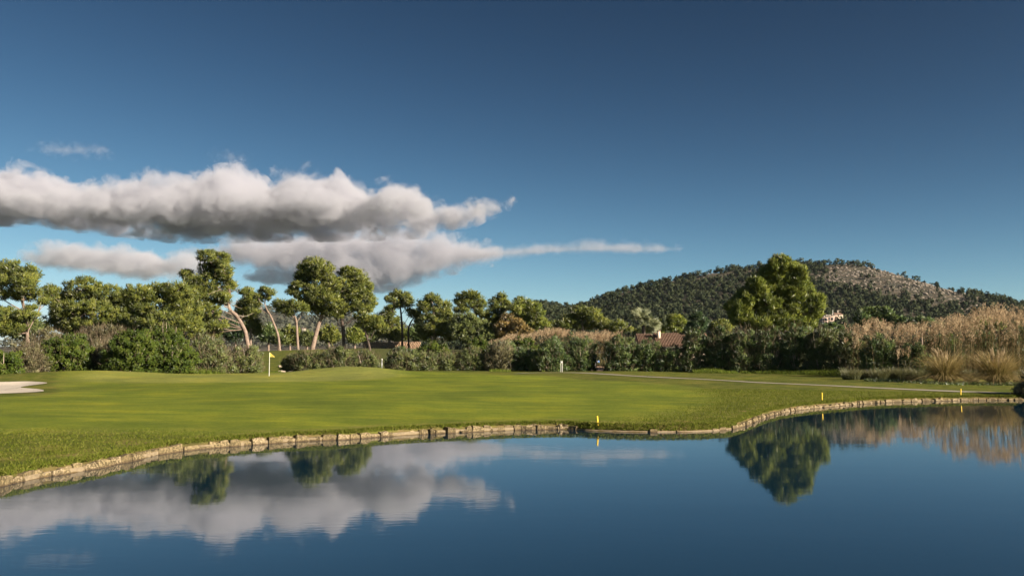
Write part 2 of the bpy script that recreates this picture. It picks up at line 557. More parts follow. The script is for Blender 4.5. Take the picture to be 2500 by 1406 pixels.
def fbm(x, y, seed, oct=5, base=1.0):
    r = np.random.RandomState(seed)
    z = np.zeros_like(x)
    a, f = 1.0, base
    for _ in range(oct):
        for _k in range(3):
            th = r.rand() * 6.28
            z += a / 3 * np.sin((x * math.cos(th) + y * math.sin(th)) * f + r.rand() * 6.28 + 1.3 * np.sin((x * math.sin(th) - y * math.cos(th)) * f * 0.7 + r.rand() * 6.28))
        a *= 0.5
        f *= 1.93
    return z


MOUNDS = [(-40.5, 84, 0.55, 8, 7), (-16.5, 92, 0.80, 6.5, 5.5), (-3, 82, 0.22, 9, 4), (-20, 60, 0.10, 10, 6), (12, 62, 0.12, 12, 8), (-47, 56, 0.10, 8, 8)]


def ground_z(x, y):
    x = np.asarray(x, float)
    y = np.asarray(y, float)
    shp = np.broadcast(x, y).shape
    x = np.broadcast_to(x, shp).ravel().astype(float)
    y = np.broadcast_to(y, shp).ravel().astype(float)
    s = np.full(x.shape, 60.0)
    near = (x > -85) & (x < 130) & (y > -60) & (y < 125)
    if near.any():
        s[near] = sdf(x[near], y[near], SHORE)
    z = np.where(s < 0.0, -0.9 + 0.9 * sstep(-0.9, 0.05, s) * 1.0, 0.0)
    z = np.where(s >= 0.0, 0.24 * sstep(-0.02, 0.22, s) + 0.02, z)
    z = z + np.where(s > 0.2, 0.44 * (1 - np.exp(-(s - 0.2) / 10.0)), 0)
    for (mx, my, a, sx, sy) in MOUNDS:
        z = z + a * np.exp(-((x - mx) / sx) ** 2 - ((y - my) / sy) ** 2) * (s > 0.3)
    z = z + (0.07 * fbm(x, y, 41, 3, 0.16) + 0.05 * np.sin(x * 0.31 + 1.0) * np.sin(y * 0.23)) * sstep(3, 12, s) * (1 - sstep(118, 135, y))
    z = z + 2.6 * sstep(112, 142, y) * np.exp(-((x + 30) / 32.0) ** 2) * (1 - sstep(240, 420, y))
    z = z + 0.6 * sstep(150, 220, y) * (1 - sstep(400, 800, y))
    db = np.full(x.shape, 9.0)
    nb = (x > -75) & (x < -25) & (y > 40) & (y < 80)
    if nb.any():
        db[nb] = sdf(x[nb], y[nb], BUNK)
    z = z - 0.22 * (1 - sstep(-1.2, 0.0, db))
    return z.reshape(shp)


def ground_hit(u, v):
    """first point of the bank or lawn that is seen at photo pixel (u, v)"""
    d = ray(u, v)
    ys_ = np.arange(18, 140, 0.02)
    t = ys_ / d[1]
    x_, z_ = d[0] * t, CAM_H + d[2] * t
    k = np.nonzero((ground_z(x_, ys_) >= z_) & (z_ > 0.1))[0]
    return np.array([x_[k[0]], ys_[k[0]], z_[k[0]]])


def gz(x, y):
    return float(ground_z(np.array([x]), np.array([y]))[0])


xs = np.concatenate([-np.geomspace(6000, 80, 22), np.arange(-76, -26, 0.5), np.arange(-26, 44, 0.26), np.arange(44, 80, 0.5), np.geomspace(82, 6000, 22)])
ys = np.concatenate([np.array([-4000, -1500, -600, -250, -120, -60, -30, -15, -8, -4]), np.arange(-2, 17, 0.7), np.arange(17, 60, 0.2), np.arange(60, 125, 0.4),
                     np.arange(125, 160, 1.0), np.geomspace(161, 7000, 40)])
XX, YY = np.meshgrid(xs, ys)
ZZ = ground_z(XX, YY)
px, py = XX.ravel(), YY.ravel()
nx, ny = len(xs), len(ys)
ii, jj = np.meshgrid(np.arange(ny - 1), np.arange(nx - 1), indexing='ij')
quads = np.stack([ii * nx + jj, ii * nx + jj + 1, (ii + 1) * nx + jj + 1, (ii + 1) * nx + jj], -1).reshape(-1, 4)
nearm = (px > -85) & (px < 130) & (py > -60) & (py < 125)
s_all = np.full(px.shape, 60.0); s_all[nearm] = sdf(px[nearm], py[nearm], SHORE)
f_all = np.full(px.shape, 30.0); f_all[nearm] = sdf(px[nearm], py[nearm], FAIR)
fairway = 1 - sstep(-0.35, 0.35, f_all)
green = 1 - sstep(0.80, 1.05, np.sqrt(((px + 25.0) / 15.5) ** 2 + ((py - 84) / 17.0) ** 2))
dry = np.clip(0.75 * (1 - sstep(0.2, 2.4, s_all)) + 0.22 * (1 - fairway) + 0.30 * fairway * (1 - sstep(0, 3, -f_all)), 0, 1) * (1 - sstep(100, 112, py))
u_all = 1250 + px / np.maximum(py, 1) * F
earth = (1 - sstep(0.05, 0.20, s_all)) * 0.9
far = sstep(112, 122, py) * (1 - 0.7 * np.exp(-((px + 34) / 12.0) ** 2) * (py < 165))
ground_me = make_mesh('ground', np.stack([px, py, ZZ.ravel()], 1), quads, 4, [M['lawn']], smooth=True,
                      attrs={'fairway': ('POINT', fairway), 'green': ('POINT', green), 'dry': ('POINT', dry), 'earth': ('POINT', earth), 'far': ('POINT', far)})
tag(link('ground', ground_me), 'mown golf lawn with lighter fairway and putting green beside the pond', kind='structure')

# water surface: a sheet inside the pond outline, pushed a little under the bank
cen = SHORE
tang = np.roll(cen, -1, 0) - np.roll(cen, 1, 0)
nrm = unit(np.stack([tang[:, 1], -tang[:, 0]], 1))
if not inside(np.array([cen[10, 0] - nrm[10, 0] * 0.3]), np.array([cen[10, 1] - nrm[10, 1] * 0.3]), cen)[0]:
    nrm = -nrm
wb = cen + nrm * 0.12
res = delaunay_2d_cdt([Vector(p) for p in wb], [], [list(range(len(wb)))], 1, 1e-5)
wv = np.array([(v.x, v.y, 0.0) for v in res[0]])
wf = np.array([f for f in res[2] if len(f) == 3])
tag(link('pond_water', make_mesh('pond_water', wv, wf, 3, [M['water']])), 'calm dark blue pond mirroring the sky and pines', kind='structure')


def sheet(name, poly, mat, lift, step, label):
    x0, y0 = poly.min(0)
    x1, y1 = poly.max(0)
    gx, gy = np.meshgrid(np.arange(x0, x1, step), np.arange(y0, y1, step))
    gx, gy = gx.ravel(), gy.ravel()
    k = sdf(gx, gy, poly) < -0.4 * step
    pts = [Vector(p) for p in poly] + [Vector((a, c)) for a, c in zip(gx[k], gy[k])]
    r = delaunay_2d_cdt(pts, [], [list(range(len(poly)))], 1, 1e-5)
    v = np.array([(q.x, q.y) for q in r[0]])
    v3 = np.column_stack([v, ground_z(v[:, 0], v[:, 1]) + lift])
    fcs = np.array([f for f in r[2] if len(f) == 3])
    o = link(name, make_mesh(name, v3, fcs, 3, [mat], smooth=True))
    return tag(o, label, kind='structure')


sheet('sand_bunker', BUNK, M['sand'], 0.02, 0.7, 'pale sand bunker at the left edge of the green')


def strip(name, pts, width, mat, lift, label):
    c = catmull(np.array(pts), 10)
    t = np.gradient(c, axis=0)
    nn = unit(np.stack([t[:, 1], -t[:, 0]], 1))
    rows = [c + nn * width * k for k in (-0.5, -0.17, 0.17, 0.5)]
    v = np.stack(rows, 1).reshape(-1, 2)
    v3 = np.column_stack([v, ground_z(v[:, 0], v[:, 1]) + lift])
    i, k = np.meshgrid(np.arange(len(c) - 1), np.arange(3), indexing='ij')
    q = np.stack([i * 4 + k, i * 4 + k + 1, (i + 1) * 4 + k + 1, (i + 1) * 4 + k], -1).reshape(-1, 4)
    return tag(link(name, make_mesh(name, v3, q, 4, [mat], smooth=True)), label, kind='structure')


PATH_PX = [(1262, 912), (1330, 910.5), (1400, 911.5), (1500, 915.5), (1600, 921.5), (1700, 927), (1800, 931.5), (1900, 935.5), (2050, 940), (2200, 943.5), (2350, 946.5), (2500, 949), (2700, 951)]
strip('cart_path', [G(u, v, 0.66)[:2] for u, v in PATH_PX], 1.35, M['path'], 0.03, 'narrow pale cart path curving across the grass to the right')
strip('gravel_path', [(9.9, 108.5), (10.6, 112.0), (12.0, 118), (14.0, 126)], 3.6, M['gravel'], 0.03, 'pinkish gravel path through a gap in the hedge')
strip('sandy_track', [P(940, 893, 112)[:2], P(1000, 893, 113)[:2], P(1060, 893, 114)[:2]], 2.2, M['sand'], 0.03, 'pale sandy track glimpsed under the hedge')


# ------------------------------------------------------------------ hills
def interp_px(tab, Y):
    """skyline pixels -> function giving height at world x for a ridge at distance Y"""
    w = np.array([P(u, v + 4.5, Y) for u, v in tab])
    return lambda x: np.interp(x, w[:, 0], w[:, 2])


HILL_Y = 1050.0
SKY_PX = [(1060, 855), (1180, 815), (1270, 755), (1300, 737), (1318, 731), (1345, 738), (1375, 746), (1410, 746), (1470, 728), (1500, 716), (1560, 703), (1620, 691), (1700, 670), (1780, 656),
          (1850, 648), (1900, 644), (1960, 641), (2050, 639), (2100, 642), (2150, 655), (2200, 670), (2250, 690), (2300, 709), (2350, 727), (2400, 741), (2450, 750), (2520, 748),
          (2700, 760), (3000, 800), (3400, 850)]
hill_top = interp_px(SKY_PX, HILL_Y)


def hill_z(x, y):
    t = (y - 560.0) / (HILL_Y - 560.0)
    up = np.clip(t, 0, 1) ** 1.25
    up = np.where(t > 1, np.clip(1 - (t - 1) * 0.55, 0, 1), up)
    h = hill_top(x)
    gully = fbm(x, y, 5, 4, 0.018) * 5.0 * np.clip(t, 0, 1) * np.clip(1.25 - t, 0, 1) * 1.8
    return 1.0 + np.maximum(h - 1, 0) * up + gully * np.clip((h - 5) / 40, 0, 1) - 4 * (t < 0)


hx = np.arange(-120, 1150, 7.0)
hy = np.arange(540, 1750, 9.0)
HX, HY = np.meshgrid(hx, hy)
HZ = hill_z(HX, HY) + fbm(HX, HY, 8, 3, 0.16) * 0.8
hnx, hny = len(hx), len(hy)
ii, jj = np.meshgrid(np.arange(hny - 1), np.arange(hnx - 1), indexing='ij')
quads = np.stack([ii * hnx + jj, ii * hnx + jj + 1, (ii + 1) * hnx + jj + 1, (ii + 1) * hnx + jj], -1).reshape(-1, 4)
tag(link('hill', make_mesh('hill', np.stack([HX.ravel(), HY.ravel(), HZ.ravel()], 1), quads, 4, [M['hill']], smooth=True)),
    'long rocky hill covered with dark pines on the right', kind='structure')

MT_Y = 2600.0
MT_PX = [(300, 850), (450, 800), (540, 775), (600, 758), (640, 751), (690, 760), (720, 768), (770, 775), (830, 766), (880, 768), (950, 785), (1050, 815), (1200, 845)]
mt_top = interp_px(MT_PX, MT_Y)


def mt_z(x, y):
    t = (y - 1500.0) / (MT_Y - 1500.0)
    up = np.where(t > 1, np.clip(1 - (t - 1) * 0.6, 0, 1), np.clip(t, 0, 1) ** 1.1)
    h = mt_top(x)
    return 1.0 + np.maximum(h - 1, 0) * up + fbm(x, y, 15, 4, 0.008) * 8 * np.clip(t, 0, 1) * np.clip(1.2 - t, 0, 1) - 4 * (t < 0)


mx_ = np.arange(-1250, 0, 14.0)
my_ = np.arange(1480, 3900, 22.0)
HX, HY = np.meshgrid(mx_, my_)
HZ = mt_z(HX, HY)
hnx, hny = len(mx_), len(my_)
ii, jj = np.meshgrid(np.arange(hny - 1), np.arange(hnx - 1), indexing='ij')
quads = np.stack([ii * hnx + jj, ii * hnx + jj + 1, (ii + 1) * hnx + jj + 1, (ii + 1) * hnx + jj], -1).reshape(-1, 4)
tag(link('distant_mountain', make_mesh('distant_mountain', np.stack([HX.ravel(), HY.ravel(), HZ.ravel()], 1), quads, 4, [M['hill']], smooth=True)),
    'far wooded mountain seen between the pine trunks on the left', kind='structure')


def leaf_tris(cen, out, L, W, rs, up=0.4, rnd_dir=0.6):
    """one slim triangle per leaf, growing from cen along a mix of out, up and chance"""
    N = len(cen)
    ax = unit(out + np.array([0, 0, up]) + rs.normal(size=(N, 3)) * rnd_dir)
    sd = unit(np.cross(ax, rs.normal(size=(N, 3))))
    Lr = (L * (0.6 + 0.8 * rs.rand(N)))[:, None]
    Wr = (W * (0.6 + 0.8 * rs.rand(N)))[:, None]
    a = cen - sd * Wr * 0.5 - ax * Lr * 0.35
    b_ = cen + sd * Wr * 0.5 - ax * Lr * 0.35
    c = cen + ax * Lr * 0.65
    return np.stack([a, b_, c], 1).reshape(-1, 3)


# forest on the hills: one mass
def forest(name, n_try, xr, yr, zf, dens, size, seed, label, per=46, mat='hill_leaf'):
    rs = np.random.RandomState(seed)
    x = rs.uniform(xr[0], xr[1], n_try)
    y = rs.uniform(yr[0], yr[1], n_try)
    u = 1250 + x / y * F
    z = zf(x, y)
    v = 855 - (z - CAM_H) / y * F
    k = (rs.rand(n_try) < dens(u, v, x, y)) & (z > 1.5)
    x, y, z = x[k], y[k], z[k]
    n_t = len(x)
    r = size * (0.45 + 0.85 * rs.rand(n_t) ** 1.3)
    hgt = r * (1.1 + 0.5 * rs.rand(n_t))
    d = unit(rs.normal(size=(n_t, per, 3)))
    rad = rs.rand(n_t, per, 1) ** 0.35
    cen = np.stack([x, y, z + hgt * 1.15], 1)[:, None, :] + d * rad * np.stack([r, r, hgt * 0.8], 1)[:, None, :]
    o = d.reshape(-1, 3)
    sz = np.repeat(r, per) * 0.62
    N = n_t * per
    ax = unit(o + np.array([0, 0, 0.3]) + rs.normal(size=(N, 3)) * 0.5)
    sd = unit(np.cross(ax, rs.normal(size=(N, 3))))
    c = cen.reshape(-1, 3)
    V = np.stack([c - sd * sz[:, None] * 0.45 - ax * sz[:, None] * 0.3, c + sd * sz[:, None] * 0.45 - ax * sz[:, None] * 0.3, c + ax * sz[:, None] * 0.7], 1).reshape(-1, 3)
    rnd = np.clip(np.repeat(rs.rand(n_t) * 0.7, per) + rs.rand(N) * 0.3, 0, 1)
    # short trunks
    me = make_mesh(name, V, np.arange(N * 3), 3, [M[mat]], attrs={'rnd': ('FACE', rnd), 'nrm': ('FACE', unit(o + np.array([0, 0, 0.25])))})
    return tag(link(name, me), label, kind='stuff')


def hill_density(u, v, x, y):
    rock = np.exp(-((u - 2240) / 165.0) ** 4 - ((v - (696 + (u - 2240) * 0.16)) / 42.0) ** 4)
    rock = np.maximum(rock, np.exp(-((u - 2080) / 85.0) ** 4 - ((v - 672) / 26.0) ** 4))
    rock = np.maximum(rock, 0.9 * np.exp(-((u - 1325) / 26.0) ** 2 - ((v - 738) / 7.0) ** 2))
    rock = np.maximum(rock, 0.7 * np.exp(-((u - 1740) / 40.0) ** 2 - ((v - 680) / 9.0) ** 2))
    pat = fbm(x, y, 31, 3, 0.03) * 0.35
    return np.clip(1.0 - 1.1 * rock + pat * (rock > 0.12), 0.05, 1.0)


forest('hillside_forest', 20000, (-100, 900), (575, 1085), hill_z, hill_density, 2.35, 3, 'dense dark pine wood covering the long hill on the right')
forest('mountain_scrub', 3500, (-1000, -260), (1550, 2640), mt_z, lambda u, v, x, y: 0.75 + 0 * u, 6.5, 4, 'scrub and pines on the far mountain, haze grey painted into their colour', per=24, mat='mountain_leaf_hazed')

# pale rocks scattered over the bare upper slope
rs = np.random.RandomState(9)
ico = bmesh.new(); bmesh.ops.create_icosphere(ico, subdivisions=1, radius=1.0)
iv = np.array([v.co[:] for v in ico.verts]); it = np.array([[v.index for v in f.verts] for f in ico.faces]); ico.free()
n_r = 5500
x = rs.uniform(60, 760, n_r); y = rs.uniform(760, 1060, n_r)
u = 1250 + x / y * F; z = hill_z(x, y); v = 855 - (z - CAM_H) / y * F
k = rs.rand(n_r) < (1 - hill_density(u, v, x, y)) * 1.2
x, y, z = x[k], y[k], z[k]
nk = len(x)
sc = np.stack([rs.uniform(0.6, 3.4, nk) * rs.rand(nk), rs.uniform(0.6, 2.0, nk), rs.uniform(0.3, 1.2, nk)], 1) + 0.25
V = (iv[None] * sc[:, None, :] * (0.75 + 0.5 * rs.rand(nk, len(iv), 1)) + np.stack([x, y, z], 1)[:, None, :]).reshape(-1, 3)
T = (it[None] + (np.arange(nk) * len(iv))[:, None, None]).reshape(-1, 3)
M['hillrock'] = plain('hill_rock', (0.21, 0.175, 0.14), 0.95, 0.35, 0.15)
tag(link('hill_rocks', make_mesh('hill_rocks', V, T, 3, [M['hillrock']])), 'pale limestone rocks strewn over the bare upper slope of the hill', kind='stuff')

# ------------------------------------------------------------------ clouds (closed bodies of water droplets, lit by the sun)
def curve_node(n, l, src, xs_, vals):
    """value read off a tabulated curve over 0..1"""
    c = n.new('ShaderNodeFloatCurve')
    cm = c.mapping.curves[0]
    c.mapping.use_clip = False
    while len(cm.points) < len(xs_):
        cm.points.new(0.5, 0.5)
    for pt, a, v in zip(cm.points, xs_, vals):
        pt.location = (float(a), float(v))
        pt.handle_type = 'AUTO'
    c.mapping.update()
    l.new(src, c.inputs['Value'])
    return c.outputs[0]


def mth(n, l, op, a, b_=None, c_=None, clamp=False):
    m_ = n.new('ShaderNodeMath')
    m_.operation = op
    m_.use_clamp = clamp
    for i, v in enumerate((a, b_, c_)):
        if v is None:
            continue
        if isinstance(v, (int, float)):
            m_.inputs[i].default_value = v
        else:
            l.new(v, m_.inputs[i])
    return m_.outputs[0]


CLOUD_COL = (0.70, 0.70, 0.76)


def cloud(label, top, bot, Y, depth, seed, density, size=150.0, rag=1.0, soft_top=120.0, soft_bot=70.0, width=0.5, step=0.05, col=None, pad=45.0, dome=False):
    """a body of droplets between an upper and a lower outline (photo pixels at distance Y), broken up by noise"""
    top, bot = np.array(top, float), np.array(bot, float)
    u0, u1 = max(top[0, 0], bot[0, 0]), min(top[-1, 0], bot[-1, 0])
    us = np.linspace(u0, u1, max(12, min(48, int((u1 - u0) / 14))))
    x = np.array([P(u, 600, Y)[0] for u in us])
    zt = np.array([P(u, np.interp(u, top[:, 0], top[:, 1]), Y)[2] for u in us])
    yc = Y + depth * 0.5
    zb = np.array([P(u, np.interp(u, bot[:, 0], bot[:, 1]), yc + 0.36 * depth if dome else Y)[2] for u in us])
    if dome:                                  # tops stand over the middle of a deep flat base
        x = x * yc / Y
        zt = CAM_H + (zt - CAM_H) * (yc - 0.1 * depth) / Y
        zt = np.maximum(zt, zb + 40)
    # closed hull with some room for the ragged rim
    xa = np.concatenate([[x[0] - pad * 1.2], x, [x[-1] + pad * 1.2]])
    ta = np.concatenate([[(zt[0] + zb[0]) / 2 + 8], zt + pad, [(zt[-1] + zb[-1]) / 2 + 8]])
    ba = np.concatenate([[(zt[0] + zb[0]) / 2 - 8], zb - pad * 0.7, [(zt[-1] + zb[-1]) / 2 - 8]])
    da = np.concatenate([[20], np.minimum(depth * 0.5, 40 + (zt - zb) * (3.5 if dome else 2.2)), [20]]) + pad
    ns = 20
    an = np.linspace(0, 2 * np.pi, ns, endpoint=False)
    ca, sa = np.sign(np.cos(an)) * np.abs(np.cos(an)) ** 0.6, np.sign(np.sin(an)) * np.abs(np.sin(an)) ** 0.6
    V = np.stack([np.repeat(xa[:, None], ns, 1), yc + da[:, None] * ca[None], (ta + ba)[:, None] / 2 + (ta - ba)[:, None] / 2 * sa[None]], -1).reshape(-1, 3)
    fc = []
    for i in range(len(xa) - 1):
        for k in range(ns):
            k2 = (k + 1) % ns
            fc.append((i * ns + k, i * ns + k2, (i + 1) * ns + k2, (i + 1) * ns + k))
    fc.append(tuple(range(ns - 1, -1, -1)))
    fc.append(tuple((len(xa) - 1) * ns + k for k in range(ns)))
    org = np.array([xa.mean(), yc, (ta + ba).mean() / 2])
    me = bpy.data.meshes.new('cloud')
    me.from_pydata((V - org).tolist(), [], fc)
    me.update()
    # droplet density
    m, n, l, out = new_mat('cloud_%d' % seed)
    vol = n.new('ShaderNodeVolumePrincipled')
    vol.inputs['Color'].default_value = (*(col or CLOUD_COL), 1)
    vol.inputs['Anisotropy'].default_value = 0.0
    g = n.new('ShaderNodeNewGeometry')
    sp = n.new('ShaderNodeSeparateXYZ')
    l.new(g.outputs['Position'], sp.inputs[0])
    X, Yy, Z = sp.outputs[0], sp.outputs[1], sp.outputs[2]
    z0, z1 = zb.min() - 50, zt.max() + 50
    tx = mth(n, l, 'DIVIDE', mth(n, l, 'SUBTRACT', X, float(x[0])), float(x[-1] - x[0]), clamp=True)
    tt = (x - x[0]) / (x[-1] - x[0])
    ct = curve_node(n, l, tx, tt, (zt - z0) / (z1 - z0))
    cb = curve_node(n, l, tx, tt, (zb - z0) / (z1 - z0))
    zn = mth(n, l, 'DIVIDE', mth(n, l, 'SUBTRACT', Z, float(z0)), float(z1 - z0))
    th0 = mth(n, l, 'SUBTRACT', ct, cb)
    if dome:
        q_ = mth(n, l, 'DIVIDE', mth(n, l, 'SUBTRACT', Yy, float(yc)), float(depth * 0.5))
        arch = mth(n, l, 'SQRT', mth(n, l, 'MAXIMUM', mth(n, l, 'SUBTRACT', 1.0, mth(n, l, 'MULTIPLY', q_, q_)), 0.02))
        ct = mth(n, l, 'MULTIPLY_ADD', th0, arch, cb)
    s_t = mth(n, l, 'MULTIPLY', mth(n, l, 'SUBTRACT', ct, zn), float((z1 - z0) / soft_top))
    s_b = mth(n, l, 'MULTIPLY', mth(n, l, 'SUBTRACT', zn, cb), float((z1 - z0) / soft_bot))
    th = mth(n, l, 'MULTIPLY', th0, float(z1 - z0))
    hd_ = mth(n, l, 'MINIMUM', mth(n, l, 'MULTIPLY_ADD', th, 3.5 if dome else 2.2, 40.0), float(depth * 0.5))
    s_d = mth(n, l, 'DIVIDE', mth(n, l, 'SUBTRACT', hd_, mth(n, l, 'ABSOLUTE', mth(n, l, 'SUBTRACT', Yy, float(yc)))), 150.0)
    s_x = mth(n, l, 'DIVIDE', mth(n, l, 'MINIMUM', mth(n, l, 'SUBTRACT', X, float(x[0])), mth(n, l, 'SUBTRACT', float(x[-1]), X)), 60.0)
    shp = mth(n, l, 'MINIMUM', mth(n, l, 'MINIMUM', s_t, s_b), mth(n, l, 'MINIMUM', s_d, s_x))
    shp = mth(n, l, 'MINIMUM', shp, 1.0)
    vo = n.new('ShaderNodeTexVoronoi'); vo.feature = 'SMOOTH_F1'
    vo.inputs['Scale'].default_value = 1.0 / size
    vo.inputs['Smoothness'].default_value = 0.35
    vo.inputs['Randomness'].default_value = 1.0
    l.new(g.outputs['Position'], vo.inputs['Vector'])
    n1 = noise(n, l, 1.0 / (size * 0.55), 5, 0.66, g.outputs['Position'], 0.6)
    nz = mth(n, l, 'MULTIPLY_ADD', vo.outputs['Distance'], -0.75, 0.32)
    nz2 = mth(n, l, 'MULTIPLY', mth(n, l, 'SUBTRACT', n1.outputs[0], 0.5), 2.4)
    nn = mth(n, l, 'MULTIPLY', mth(n, l, 'ADD', nz, nz2), rag)
    f = mth(n, l, 'ADD', shp, nn)
    r = n.new('ShaderNodeMapRange'); r.interpolation_type = 'SMOOTHSTEP'
    r.inputs[1].default_value = 0.05; r.inputs[2].default_value = 0.05 + width
    r.inputs[3].default_value = 0.0; r.inputs[4].default_value = density
    l.new(f, r.inputs[0])
    l.new(r.outputs[0], vol.inputs['Density'])
    l.new(vol.outputs[0], out.inputs['Volume'])
    m.cycles.volume_step_rate = step
    me.materials.append(m)
    o = link('cloud', me, loc=org)
    return tag(o, label, 'cloud', 'clouds low over the trees')


CL_Y = 6000.0
cloud('large grey-based cumulus bank with bright billowing top on the left',
      [(-260, 440), (-120, 425), (0, 420), (60, 412), (120, 417), (170, 434), (220, 447), (262, 460), (330, 452), (400, 440), (440, 428), (480, 438), (520, 421), (560, 411), (590, 400), (606, 394), (630, 412), (645, 440), (662, 462),
       (700, 442), (740, 430), (790, 427), (830, 433), (860, 430), (880, 455), (905, 474), (930, 478), (945, 464), (1000, 455), (1040, 475), (1080, 494), (1130, 500), (1165, 490), (1200, 496), (1256, 522)],
      [(-260, 545), (0, 558), (100, 570), (200, 580), (300, 590), (390, 597), (520, 594), (640, 592), (760, 590), (900, 586), (1000, 580), (1080, 576), (1140, 570), (1200, 552), (1256, 532)],
      CL_Y, 2000, 11, 0.0080, 270, rag=1.9, soft_top=120, soft_bot=150, width=0.5, step=0.36, dome=True)
cloud('low white cloud under the large bank, just right of the leftmost pine',
      [(-10, 622), (50, 590), (100, 576), (150, 584), (220, 594), (290, 592), (340, 606), (372, 626)], [(-10, 640), (100, 646), (190, 656), (260, 670), (310, 668), (372, 650)],
      CL_Y - 1200, 600, 12, 0.008, 120, step=0.1, soft_top=70)
cloud('small white cloud touching the top of the leaning pine',
      [(305, 652), (365, 622), (425, 600), (455, 608), (508, 642)], [(305, 668), (400, 673), (440, 674), (508, 660)], CL_Y - 1200, 450, 13, 0.008, 120, step=0.12, soft_top=70)
cloud('hazy grey cloud sheet below the cumulus, above the twin pines',
      [(380, 596), (480, 584), (600, 556), (720, 550), (850, 545), (950, 545), (1050, 552), (1150, 572), (1230, 598)], [(380, 610), (480, 620), (600, 654), (700, 662), (800, 684), (880, 704), (950, 702), (1010, 682), (1080, 658), (1150, 640), (1230, 628)],
      CL_Y + 2200, 900, 14, 0.0052, 220, rag=1.3, soft_top=160, soft_bot=160, width=0.8, step=0.4)
cloud('long thin streak of cloud tapering off to the right',
      [(1090, 604), (1200, 594), (1300, 588), (1400, 584), (1480, 576), (1560, 582), (1680, 594)], [(1090, 624), (1200, 624), (1300, 618), (1420, 613), (1520, 613), (1600, 612), (1680, 606)],
      CL_Y + 2200, 500, 15, 0.0036, 240, rag=0.9, soft_top=90, soft_bot=60, width=0.9, step=0.5)
cloud('ragged small cloud between the leaning pine and the twin pines',
      [(585, 668), (620, 650), (670, 653), (715, 646), (750, 660)], [(585, 684), (650, 694), (700, 696), (750, 684)], CL_Y + 2600, 400, 16, 0.007, 130, soft_top=90, soft_bot=60, step=0.5)
cloud('pale cloud scrap low behind the right twin pine',
      [(870, 690), (915, 674), (945, 682), (978, 700)], [(870, 714), (930, 715), (978, 711)], CL_Y + 2600, 300, 17, 0.006, 130, soft_top=90, soft_bot=50, step=0.5)
cloud('thin wisp of cloud high in the upper left',
      [(50, 357), (90, 340), (140, 346), (190, 343), (240, 350)], [(50, 364), (120, 371), (200, 371), (240, 364)], CL_Y, 260, 18, 0.0022, 90, rag=1.3, soft_top=60, soft_bot=60, width=0.9, step=0.5)
cloud('tiny ragged wisp above the cumulus peak',
      [(494, 358), (515, 361), (545, 363), (592, 372)], [(494, 378), (530, 388), (560, 391), (592, 388)], CL_Y, 200, 19, 0.0022, 80, rag=1.3, soft_top=60, soft_bot=60, width=0.9, step=0.5)
cloud('faint wisp hanging over the dip in the cumulus bank',
      [(296, 430), (335, 406), (370, 408), (412, 412)], [(296, 442), (340, 444), (380, 438), (412, 426)], CL_Y, 200, 20, 0.0022, 80, rag=1.3, soft_top=60, soft_bot=60, width=0.9, step=0.5)


# ------------------------------------------------------------------ plants
def clump_leaves(cen, outw, cr, per, L, W, rs, squash=0.75, up=0.4, rd=0.6):
    """cen (n,3) clump centres with outward directions, cr radii -> leaf triangles and random values"""
    n_c = len(cen)
    d = unit(rs.normal(size=(n_c, per, 3)))
    rad = rs.rand(n_c, per, 1) ** 0.5
    pos = cen[:, None, :] + d * rad * cr[:, None, None] * np.array([1, 1, squash])
    o = unit(0.7 * d + 0.7 * outw[:, None, :])
    V = leaf_tris(pos.reshape(-1, 3), o.reshape(-1, 3), L, W, rs, up, rd)
    rnd = np.clip(np.repeat(0.15 + 0.6 * rs.rand(n_c), per) + rs.normal(size=n_c * per) * 0.16, 0, 1)
    nv = unit(0.75 * outw[:, None, :] + 0.6 * d + np.array([0, 0, 0.22])).reshape(-1, 3)
    return V, rnd, nv


